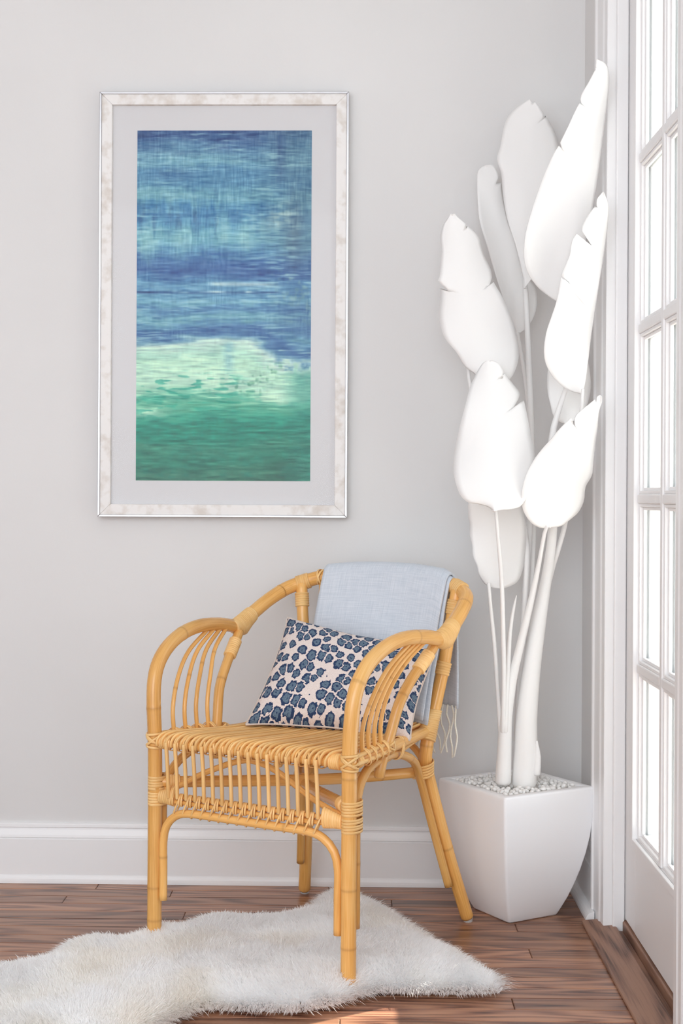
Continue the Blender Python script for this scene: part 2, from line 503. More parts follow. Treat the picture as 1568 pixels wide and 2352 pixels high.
def mat_clear(name, tint=(1, 1, 1, 1), rough=.02, base=.025, rim=.6):
    m, nt, bs, N, L = new_mat(name)
    nt.nodes.remove(bs)
    tr = N('ShaderNodeBsdfTransparent'); tr.inputs['Color'].default_value = tint
    gl = N('ShaderNodeBsdfGlossy'); gl.inputs['Roughness'].default_value = rough
    lw = N('ShaderNodeLayerWeight'); lw.inputs['Blend'].default_value = .5
    pw_ = N('ShaderNodeMath'); pw_.operation = 'POWER'; pw_.inputs[1].default_value = 5.0; L(lw.outputs['Facing'], pw_.inputs[0])
    fr = N('ShaderNodeMath'); fr.operation = 'MULTIPLY_ADD'; fr.inputs[1].default_value = rim; fr.inputs[2].default_value = base; L(pw_.outputs[0], fr.inputs[0])
    mx = N('ShaderNodeMixShader'); L(fr.outputs[0], mx.inputs['Fac']); L(tr.outputs['BSDF'], mx.inputs[1]); L(gl.outputs['BSDF'], mx.inputs[2])
    L(mx.outputs['Shader'], nt.nodes['Material Output'].inputs['Surface'])
    return m
M_GLASS = mat_clear('window_glass', (.97, .985, .985, 1))
M_PICGLASS = mat_clear('picture_glass', (1, 1, 1, 1), .06, .005, .3)

def mat_metal(name, col, rough):
    m, nt, bs, N, L = new_mat(name)
    tc = N('ShaderNodeTexCoord'); n = N('ShaderNodeTexNoise'); n.inputs['Scale'].default_value = 40; L(tc.outputs['Object'], n.inputs['Vector'])
    rp = ramp(nt, [(.3, tuple(c * .93 for c in col[:3]) + (1,)), (.7, col)]); L(n.outputs['Fac'], rp.inputs['Fac']); L(rp.outputs['Color'], bs.inputs['Base Color'])
    bs.inputs['Metallic'].default_value = 1; bs.inputs['Roughness'].default_value = rough
    return m
M_SILVER = mat_metal('brushed_silver', (.62, .62, .64, 1), .3)

def mat_whitewash():
    m, nt, bs, N, L = new_mat('whitewashed_frame')
    tc = N('ShaderNodeTexCoord')
    n = N('ShaderNodeTexNoise'); n.inputs['Scale'].default_value = 22; n.inputs['Detail'].default_value = 3; L(tc.outputs['Object'], n.inputs['Vector'])
    mp = N('ShaderNodeMapping'); mp.inputs['Scale'].default_value = (60, 60, 60); L(tc.outputs['Object'], mp.inputs['Vector'])
    n2 = N('ShaderNodeTexNoise'); n2.inputs['Scale'].default_value = 1; n2.inputs['Detail'].default_value = 3; L(mp.outputs['Vector'], n2.inputs['Vector'])
    a = N('ShaderNodeMath'); a.operation = 'MULTIPLY_ADD'; a.inputs[1].default_value = .4
    h = N('ShaderNodeMath'); h.operation = 'MULTIPLY'; h.inputs[1].default_value = .6
    L(n.outputs['Fac'], h.inputs[0]); L(n2.outputs['Fac'], a.inputs[0]); L(h.outputs[0], a.inputs[2])
    rp = ramp(nt, [(.36, lin(214, 207, 200)), (.46, lin(226, 222, 218)), (.53, lin(234, 232, 230))])
    L(a.outputs[0], rp.inputs['Fac']); L(rp.outputs['Color'], bs.inputs['Base Color'])
    bs.inputs['Roughness'].default_value = .55
    return m
M_WHITEWASH = mat_whitewash()

def mat_print():
    m, nt, bs, N, L = new_mat('abstract_seascape_print')
    at = N('ShaderNodeAttribute'); at.attribute_name = 'ink'
    tc = N('ShaderNodeTexCoord')
    mp = N('ShaderNodeMapping'); mp.inputs['Scale'].default_value = (25, 1, 330); L(tc.outputs['Object'], mp.inputs['Vector'])
    n = N('ShaderNodeTexNoise'); n.inputs['Scale'].default_value = 1; n.inputs['Detail'].default_value = 4; L(mp.outputs['Vector'], n.inputs['Vector'])
    mp2 = N('ShaderNodeMapping'); mp2.inputs['Scale'].default_value = (300, 1, 40); L(tc.outputs['Object'], mp2.inputs['Vector'])
    n2 = N('ShaderNodeTexNoise'); n2.inputs['Scale'].default_value = 1; n2.inputs['Detail'].default_value = 3; L(mp2.outputs['Vector'], n2.inputs['Vector'])
    ad = N('ShaderNodeMath'); ad.operation = 'ADD'; L(n.outputs['Fac'], ad.inputs[0]); L(n2.outputs['Fac'], ad.inputs[1])
    mr = N('ShaderNodeMapRange'); mr.inputs['From Min'].default_value = .6; mr.inputs['From Max'].default_value = 1.4
    mr.inputs['To Min'].default_value = .85; mr.inputs['To Max'].default_value = 1.15; L(ad.outputs[0], mr.inputs['Value'])
    hs = N('ShaderNodeHueSaturation'); L(at.outputs['Color'], hs.inputs['Color']); L(mr.outputs['Result'], hs.inputs['Value'])
    L(hs.outputs['Color'], bs.inputs['Base Color'])
    bs.inputs['Roughness'].default_value = .6
    return m
M_PRINT = mat_print()

def mat_fur():
    m, nt, bs, N, L = new_mat('white_sheepskin')
    tc = N('ShaderNodeTexCoord')
    n = N('ShaderNodeTexNoise'); n.inputs['Scale'].default_value = 5; n.inputs['Detail'].default_value = 2; L(tc.outputs['Object'], n.inputs['Vector'])
    rp = ramp(nt, [(.30, lin(252, 250, 246)), (.5, lin(254, 254, 254))]); L(n.outputs['Fac'], rp.inputs['Fac'])
    nt.nodes.remove(bs)
    d = N('ShaderNodeBsdfDiffuse'); t = N('ShaderNodeBsdfTranslucent'); mx = N('ShaderNodeMixShader'); mx.inputs['Fac'].default_value = .45
    L(rp.outputs['Color'], d.inputs['Color']); L(rp.outputs['Color'], t.inputs['Color'])
    L(d.outputs['BSDF'], mx.inputs[1]); L(t.outputs['BSDF'], mx.inputs[2])
    L(mx.outputs['Shader'], nt.nodes['Material Output'].inputs['Surface'])
    return m
M_FUR = mat_fur()
M_HIDE = painted('white_underfur', (.95, .95, .945, 1), .95, .3, 400, .01)
M_RUBBER = painted('clear_grey_rubber', (.55, .53, .5, 1), .4)

# ------------------------------------------------------------------ the room
WB, WX = 0.02, 0.572            # back wall plane y, right wall plane x
ZC = 2.65
DY0, DY1 = -0.335, -1.045       # door opening along the right wall
DZ = 2.22
WT = 0.09                       # wall thickness at the door
YF = -3.75                      # walls and ceiling cut short here, left open to let sky light in
XL = -4.2

floor = box('floor', (XL, YF, -.08), (WX + .3, WB + .1, -.0105), M_FLOOR)
tag(floor, 'reddish brown oak strip floor running along the back wall', kind='structure')
plank_cache = {}
pw = 0.0605
row = 0
y1 = WB - .004
while y1 > -2.4:
    y0 = y1 - pw
    x = -2.6 - RNG.random() * .5
    xe = 0.5385 if y1 < -.26 else WX - .004
    while x < xe - .02:
        ln = .55 + RNG.random() * .85
        x2 = min(x + ln, xe)
        if xe - x2 < .12: x2 = xe
        k = round(x2 - x, 2)
        bm = bmesh.new()
        add_box(bm, (-(x2 - x) / 2 + .0004, -pw / 2 + .0008, -.0105), ((x2 - x) / 2 - .0006, pw / 2 - .0008, 0), .0014, 1)
        o = link('floor_plank', bm_mesh('floor_plank', bm), M_FLOOR, floor)
        o.location = ((x + x2) / 2, (y0 + y1) / 2, 0.0)
        x = x2
    y1 = y0
    row += 1

wb = box('wall_back', (XL, WB, -.08), (WX + .3, WB + .12, ZC), M_WALL)
tag(wb, 'plain off-white painted wall behind the chair', kind='structure')
bm = bmesh.new()
add_box(bm, (WX, DY0 + .012, -.08), (WX + WT, WB, ZC))
add_box(bm, (WX, YF, -.08), (WX + WT, DY1 - .012, ZC))
add_box(bm, (WX, DY1 - .012, DZ + .012), (WX + WT, DY0 + .012, ZC))
wr = link('wall_right', bm_mesh('wall_right', bm), M_WALL)
tag(wr, 'off-white side wall around the glazed door', kind='structure')
wl = box('wall_left', (XL - .12, YF, -.08), (XL, WB + .12, ZC), M_WALL)
tag(wl, 'off-white wall on the far left of the room', kind='structure')
ce = box('ceiling', (XL, YF, ZC), (WX + .3, WB + .12, ZC + .1), M_CEIL)
tag(ce, 'white painted ceiling above the room', kind='structure')
pt = box('patio', (WX + .3, -7, -.25), (7, 4, -.12), M_PATIO)
tag(pt, 'pale paved ground outside the glazed door', 'patio', kind='structure')

# baseboards: board with stepped cap, and a shoe strip
def base_prof(t):
    return [(0, .148), (.006, .148), (.009, .145), (.0095, .139), (.006, .1365), (.0085, .133), (.0125, .120), (.0135, .114), (.0105, .1115), (.0145, .109),
            (.0145, .001), (0, .001)]
def shoe_prof(a, b):
    r = b - a
    return [(a, .021)] + [(a + r * math.sin(q), .001 + .02 * math.cos(q)) for q in np.linspace(.15, math.pi / 2, 6)] + [(b, .0005), (a, .0005)]
bb = extrude_profile('baseboard_back', base_prof(0), (XL, WB, 0), (WX - .002, WB, 0), (0, -1, 0), M_TRIM)
tag(bb, 'tall white baseboard along the back wall', kind='structure')
link('shoe_strip', extrude_profile('tmp', shoe_prof(.0145, .0205), (XL, WB, 0), (WX - .002, WB, 0), (0, -1, 0), M_TRIM).data, M_TRIM, bb)
bpy.data.objects.remove(bpy.data.objects['tmp'])
br = extrude_profile('baseboard_right', base_prof(0), (WX, WB - .0155, 0), (WX, -.224, 0), (-1, 0, 0), M_TRIM)
tag(br, 'short white baseboard between the corner and the door casing', kind='structure')
link('shoe_strip', extrude_profile('tmp', shoe_prof(.0145, .034), (WX, WB - .02, 0), (WX, -.262, 0), (-1, 0, 0), M_TRIM).data, M_TRIM, br)
bpy.data.objects.remove(bpy.data.objects['tmp'])

# door casings (moulded): far side and near side, plus jambs and head
def casing(name, ya, yb, label, flip=False):
    w = abs(yb - ya)
    # profile across the width: (distance across, proud)
    pr = [(0, 0), (0, .016), (.006, .018), (.014, .017), (.018, .013), (.030, .012), (.062, .010), (.068, .012), (.076, .011), (.082, .008), (.09, .008), (w, .007), (w, 0)]
    bm = bmesh.new()
    for z in (0.0, DZ + .1):
        for (s, p) in pr:
            y = ya + (s if yb > ya else -s)
            bm.verts.new((WX - p, y, z))
    bm.verts.ensure_lookup_table()
    n = len(pr)
    for i in range(n - 1):
        bm.faces.new([bm.verts[i], bm.verts[i + 1], bm.verts[n + i + 1], bm.verts[n + i]])
    bm.faces.new([bm.verts[i] for i in range(n)])
    bm.faces.new([bm.verts[n + i] for i in range(n)])
    o = link(name, bm_mesh(name, bm), M_TRIM)
    tag(o, label, kind='structure')
    return o
t1 = casing('trim_1', -.222, DY0 + .002, 'white moulded door casing beside the planter')
t2 = casing('trim_2', DY1 - .112, DY1 - .002, 'white moulded door casing at the right edge of the picture')
t2.data.transform(Matrix.Translation((-.004, 0, 0)))
for o, y, s in ((t1, DY0, -1), (t2, DY1, 1)):
    box('jamb', (WX - .006, min(y, y - s * .012), 0), (WX + WT, max(y, y - s * .012), DZ), M_TRIM, o)
    box('door_stop', (WX + .012, min(y, y + s * .012), 0.0), (WX + .0385, max(y, y + s * .012), DZ), M_TRIM, o, .003)
box('head_casing', (WX - .016, DY1 - .112, DZ + .004), (WX, -.222, DZ + .1), M_TRIM, t1, .004)

# threshold boards
t3 = empty('trim_3', (0, 0, 0))
tag(t3, 'worn brown oak threshold under the glazed door', kind='structure')
def sill_board(name, x0, x1, y0, y1, z0, z1, slope=0.0, bev=.004):
    bm = bmesh.new(); add_box(bm, (x0, y0, z0), (x1, y1, z1), bev, 2)
    for v in bm.verts:
        if v.co.z > (z0 + z1) / 2 and v.co.x < (x0 + x1) / 2: v.co.z -= slope
    return link(name, bm_mesh(name, bm), M_SILL, t3)
sill_board('saddle_board', .5255, .5935, -1.9, -.278, -.001, .014, .006)
sill_board('groove_board', .5935, .606, -1.16, DY0 - .0125, -.001, .004, 0, .001)
sill_board('sill_board', .606, .70, -1.045, DY0 - .0, -.001, .026, 0.0, .003)

# glazed door
door = empty('door_1', (0, 0, 0))
tag(door, 'white glazed door with two columns of panes', kind='structure')
DX0, DX1 = 0.612, 0.656
GY0, GY1 = -.452, -.925         # glazed field along y
rowsZ = [.235, .603, .968, 1.334, 1.702, 2.068]
ya, yb = DY0 - .004, DY1 + .004
box('stile', (DX0, GY0, .03), (DX1, ya, 2.2), M_DOOR, door, .002)
box('stile', (DX0, yb, .03), (DX1, GY1, 2.2), M_DOOR, door, .002)
box('bottom_rail', (DX0, GY1, .03), (DX1, GY0, rowsZ[0]), M_DOOR, door, .001)
box('top_rail', (DX0, GY1, rowsZ[-1]), (DX1, GY0, 2.2), M_DOOR, door, .001)
ym = (GY0 + GY1) / 2
box('vertical_muntin', (DX0 + .001, ym - .010, rowsZ[0]), (DX1 - .002, ym + .010, rowsZ[-1]), M_DOOR, door, .003)
cols = [(ym + .010, GY0), (GY1, ym - .010)]
for z in rowsZ[1:-1]:
    for (a, b) in cols:
        box('muntin', (DX0 + .001, a, z - .010), (DX1 - .002, b, z + .010), M_DOOR, door, .003)
def bead_frame(bm, y0, y1, z0, z1, x0, x1, w):
    add_box(bm, (x0, y0, z0), (x1, y0 + w, z1), .0012, 1)
    add_box(bm, (x0, y1 - w, z0), (x1, y1, z1), .0012, 1)
    add_box(bm, (x0, y0 + w, z0), (x1, y1 - w, z0 + w), .0012, 1)
    add_box(bm, (x0, y0 + w, z1 - w), (x1, y1 - w, z1), .0012, 1)
for i in range(5):
    for (a, b) in cols:
        z0 = rowsZ[i] + (.010 if i else 0); z1 = rowsZ[i + 1] - (.010 if i < 4 else 0)
        pn = box('pane', (DX0 + .020, a + .002, z0 + .002), (DX0 + .024, b - .002, z1 - .002), M_GLASS, door)
        bm = bmesh.new()
        bead_frame(bm, a, b, z0, z1, DX0 + .005, DX0 + .0195, .007)
        bead_frame(bm, a + .0068, b - .0068, z0 + .0068, z1 - .0068, DX0 + .012, DX0 + .0195, .007)
        bead_frame(bm, a, b, z0, z1, DX0 + .0245, DX1 - .004, .012)
        link('glazing_bead', bm_mesh('glazing_bead', bm), M_DOOR, pn)
# raised moulding round the glazed field on the face of the door
bm = bmesh.new()
bead_frame(bm, GY1 - .016, GY0 + .016, rowsZ[0] - .016, rowsZ[-1] + .016, DX0 - .007, DX0 + .003, .016)
link('glazing_moulding', bm_mesh('glazing_moulding', bm), M_DOOR, door)

# ------------------------------------------------------------------ framed picture
PX0, PX1, PZ0, PZ1 = -.6345, -.0140, .9165, 1.9735
pic = empty('framed_picture', ((PX0 + PX1) / 2, WB, PZ0))
tag(pic, 'blue and green abstract seascape print in a whitewashed frame on the wall', 'picture')
ox, oz = (PX0 + PX1) / 2, PZ0
W2, HH = (PX1 - PX0) / 2, PZ1 - PZ0
def picture_side(name, mat, a0, a1, y0, y1, bev):
    """Four mitred sides; a0..a1 = inset from the outer edge."""
    for k in range(4):
        def rect(i): return [(-W2 + i, i), (W2 - i, i), (W2 - i, HH - i), (-W2 + i, HH - i)]
        o, n = rect(a0), rect(a1)
        j = (k + 1) % 4
        bm = bmesh.new()
        q = [o[k], o[j], n[j], n[k]]
        lo = [bm.verts.new((x, y1, z)) for x, z in q]
        hi = [bm.verts.new((x, y0, z)) for x, z in q]
        bm.faces.new(lo); bm.faces.new(hi[::-1])
        for i in range(4):
            bm.faces.new([lo[i], lo[(i + 1) % 4], hi[(i + 1) % 4], hi[i]])
        bmesh.ops.bevel(bm, geom=list(bm.edges), offset=bev, segments=2, affect='EDGES', profile=.5)
        link(name, bm_mesh(name, bm), mat, pic)
# y measured from the wall towards the room is negative
picture_side('silver_edge', M_SILVER, 0.0, .0058, -.030, -.001, .0012)
picture_side('frame_side', M_WHITEWASH, .0050, .0315, -.027, -.002, .0018)
box('mat_board', (-W2 + .026, -.014, .026), (W2 - .026, -.010, HH - .026), M_MAT, pic)
# bevelled mat window is shown by the print sitting just behind; print sheet
PRX0, PRX1, PRZ0, PRZ1 = -.5415, -.1063, 1.0075, 1.8805
nx, nz_ = 300, 600
gx, gz = np.meshgrid(np.linspace(0, 1, nx + 1), np.linspace(0, 1, nz_ + 1))
Vv = np.stack([PRX0 - ox + gx * (PRX1 - PRX0), np.full_like(gx, -.0145), PRZ1 - oz - gz * (PRZ1 - PRZ0)], -1).reshape(-1, 3)
idx = np.arange((nx + 1) * (nz_ + 1)).reshape(nz_ + 1, nx + 1)
Ff = np.stack([idx[:-1, :-1], idx[1:, :-1], idx[1:, 1:], idx[:-1, 1:]], -1).reshape(-1, 4)
pm = bpy.data.meshes.new('print')
pm.from_pydata(Vv.tolist(), [], Ff.tolist())
def paint(x, v):
    sm = lambda a, b, t: np.clip((t - a) / (b - a), 0, 1) ** 2 * (3 - 2 * np.clip((t - a) / (b - a), 0, 1))
    y = 300 + v * 805
    n_big = value_noise(x, v, 3, 5, 1) - .5
    n_str = value_noise(x, v, 4, 60, 5) - .5
    n_fine = value_noise(x, v, 14, 130, 9) - .5
    n_ver = value_noise(x, v, 40, 7, 21) - .5
    n_iso = value_noise(x, v, 45, 90, 33, 2) - .5
    yy = y + n_big * 34 + n_str * 30 + n_fine * 16
    right = sm(.55, .95, x)
    yy = yy - 52 * right * sm(740, 790, y) * (1 - sm(900, 990, y)) + 26 * sm(.5, 1, x) * sm(880, 960, y)
    yy = yy - n_ver * 50 * np.exp(-((y - 500) / 70) ** 2) + 70 * n_iso * np.exp(-((y - 880) / 45) ** 2) * sm(.35, .6, x)
    keys = [(290, (56, 78, 128)), (315, (68, 96, 146)), (340, (92, 128, 168)), (370, (124, 164, 190)), (395, (100, 144, 182)), (425, (94, 140, 178)), (450, (122, 166, 188)), (472, (96, 146, 182)), (490, (66, 122, 172)),
            (520, (92, 148, 184)), (548, (124, 174, 194)), (570, (104, 154, 188)), (595, (62, 108, 164)), (622, (58, 98, 158)), (645, (84, 132, 178)), (658, (116, 160, 194)), (668, (96, 144, 186)), (690, (124, 170, 194)), (708, (84, 130, 176)),
            (728, (122, 168, 188)), (742, (92, 138, 178)), (755, (62, 104, 160)), (770, (84, 126, 172)), (782, (146, 178, 196)), (794, (214, 224, 216)), (815, (190, 220, 204)), (835, (200, 226, 204)), (870, (206, 230, 210)), (892, (184, 216, 194)),
            (912, (120, 192, 168)), (935, (92, 172, 146)), (955, (70, 170, 146)), (982, (14, 146, 128)), (1008, (20, 142, 124)), (1032, (62, 146, 126)), (1056, (40, 134, 116)), (1080, (56, 130, 112)), (1110, (64, 120, 104))]
    ky = [k[0] for k in keys]
    c = np.stack([np.interp(yy, ky, [k[1][i] for k in keys]) for i in range(3)], -1)
    def blend(c, m, col): return c * (1 - m[..., None]) + np.array(col) * m[..., None]
    # grey-blue upper right corner and a dark vertical streak
    m = sm(.62, .9, x + n_big * .3) * (1 - sm(560, 660, y)) * .62
    c = blend(c, m, (92, 124, 150))
    c = blend(c, np.exp(-((x - .82) / .03) ** 2) * (1 - sm(330, 470, y + n_iso * 60)) * .6, (72, 98, 142))
    c = blend(c, np.exp(-((x - .90) / .05) ** 2) * np.exp(-((y - 530) / 90) ** 2) * .45, (66, 86, 116))
    # pale cloud on the right, pale drips in the middle
    c = blend(c, np.clip(np.exp(-((x - .84 + n_str * .1) / .10) ** 2 - ((y - 505 + n_fine * 40) / 32) ** 2) * 1.0, 0, 1) * .75 * sm(-.25, .25, n_fine + .08), (186, 196, 194))
    for cx_, cy_, sx_, sy_, a_ in ((.07, 555, .05, 42, .6), (.27, 548, .05, 30, .5), (.49, 520, .03, 38, .65), (.62, 545, .04, 34, .65), (.10, 445, .2, 18, .35), (.36, 370, .25, 14, .3)):
        c = blend(c, np.clip(np.exp(-((x - cx_ + n_ver * .06) / sx_) ** 2 - ((y - cy_ + n_iso * 26) / sy_) ** 2) * a_ * (1 + n_ver), 0, 1), (170, 205, 208))
    c = blend(c, np.exp(-((x - .2) / .12) ** 2 - ((y - 400) / 14) ** 2) * .5, (66, 104, 152))
    # drips
    dr = sm(.12, .3, n_ver + .5 * n_iso) * np.exp(-((y - 500) / 38) ** 2) * (1 - sm(.5, .7, x))
    c = blend(c, dr * .6, (46, 92, 136))
    # horizon strokes
    wob = n_str * 6
    c = blend(c, np.exp(-((y - 653 + wob) / 4.5) ** 2) * sm(.38, .46, x) * (1 - sm(.72, .88, x)) * .85, (206, 216, 222))
    c = blend(c, np.exp(-((y - 672 + wob * .5) / 3.0) ** 2) * (.45 + .55 * sm(-.2, .15, n_str)) * (1 - sm(.75, .85, x) * .6), (30, 66, 124))
    c = blend(c, np.exp(-((y - 671) / 2.2) ** 2) * np.exp(-((x - .46) / .05) ** 2) * .9, (214, 222, 226))
    c = blend(c, np.exp(-((y - 671) / 2.2) ** 2) * np.exp(-((x - .64) / .02) ** 2) * .9, (214, 222, 226))
    # right side darker water, grey speckle
    c = blend(c, sm(.62, 1.0, x) * np.exp(-((y - 735) / 60) ** 2) * .45, (62, 96, 146))
    c = blend(c, sm(.7, .9, x) * sm(600, 640, y) * (1 - sm(720, 770, y)) * sm(0, .25, n_iso) * .6, (130, 158, 168))
    # pale patch at the left above the green, blue drip into the pale band
    c = blend(c, np.exp(-((x - .05) / .12) ** 2 - ((y - 948 + n_fine * 20) / 13) ** 2) * .9, (206, 228, 204))
    c = blend(c, np.exp(-((x - .53) / .03) ** 2) * sm(770, 800, y) * (1 - sm(830, 870, y)) * .55, (128, 176, 196))
    c = blend(c, np.exp(-((x - .82 + n_iso * .03) / .025) ** 2) * sm(775, 800, y) * (1 - sm(825, 850, y)) * .6, (76, 124, 172))
    c = blend(c, sm(.05, .22, n_iso) * np.exp(-((x - .70 + (y - 870) * .004) / .12) ** 2) * sm(820, 850, y) * (1 - sm(900, 930, y)) * .65, (112, 166, 140))
    c = blend(c, sm(.8, .95, x) * sm(835, 870, y) * .55, (50, 142, 130))
    # streaks in the green
    g = sm(930, 990, y)
    c = blend(c, g * sm(.08, .2, n_str) * .3, (80, 140, 122))
    c = blend(c, g * sm(.12, .2, n_fine) * .45, (8, 120, 106))
    c = blend(c, sm(840, 880, y) * (1 - sm(940, 960, y)) * sm(.06, .16, n_fine) * (1 - sm(.5, .7, x)) * .6, (24, 156, 134))
    c = c + (n_fine * 22 + n_iso * 12)[..., None]
    # dry-brush weave: fine horizontal and vertical bristle marks of uneven strength
    h1 = value_noise(x, v, 18, 290, 51, 2) - .5
    h2 = value_noise(x, v, 9, 180, 57, 2) - .5
    v1 = value_noise(x, v, 150, 26, 63, 2) - .5
    patch = value_noise(x, v, 4, 7, 71, 2)
    low = sm(770, 800, y)
    c = c + ((h1 * 70 + h2 * 60) * (.35 + .9 * patch) + v1 * 55 * (1 - low) * (1.2 - patch))[..., None] * np.array([1.0, .85, .65])
    lum = sm(.16, .30, h2 + .6 * h1) * sm(.45, .65, patch)
    c = blend(c, lum * .45 * (1 - low), (166, 196, 206))
    c = blend(c, lum * .5 * low * (1 - sm(900, 960, y)), (224, 236, 214))
    c = c * np.array([.92, 1.02, 1.0])
    c = c * (1 - .10 * sm(930, 990, y)[..., None] * np.array([1.6, .6, .7]))
    return np.clip(c, 0, 255) / 255
ink = paint(gx, gz).reshape(-1, 3)
ink = np.where(ink <= .04045, ink / 12.92, ((ink + .055) / 1.055) ** 2.4) * .92
ca = pm.attributes.new('ink', 'FLOAT_COLOR', 'POINT')
ca.data.foreach_set('color', np.hstack([ink, np.ones((len(ink), 1))]).astype(np.float32).ravel())
link('print', pm, M_PRINT, pic)
box('glass', (-W2 + .027, -.0185, .027), (W2 - .027, -.0170, HH - .027), M_PICGLASS, pic)

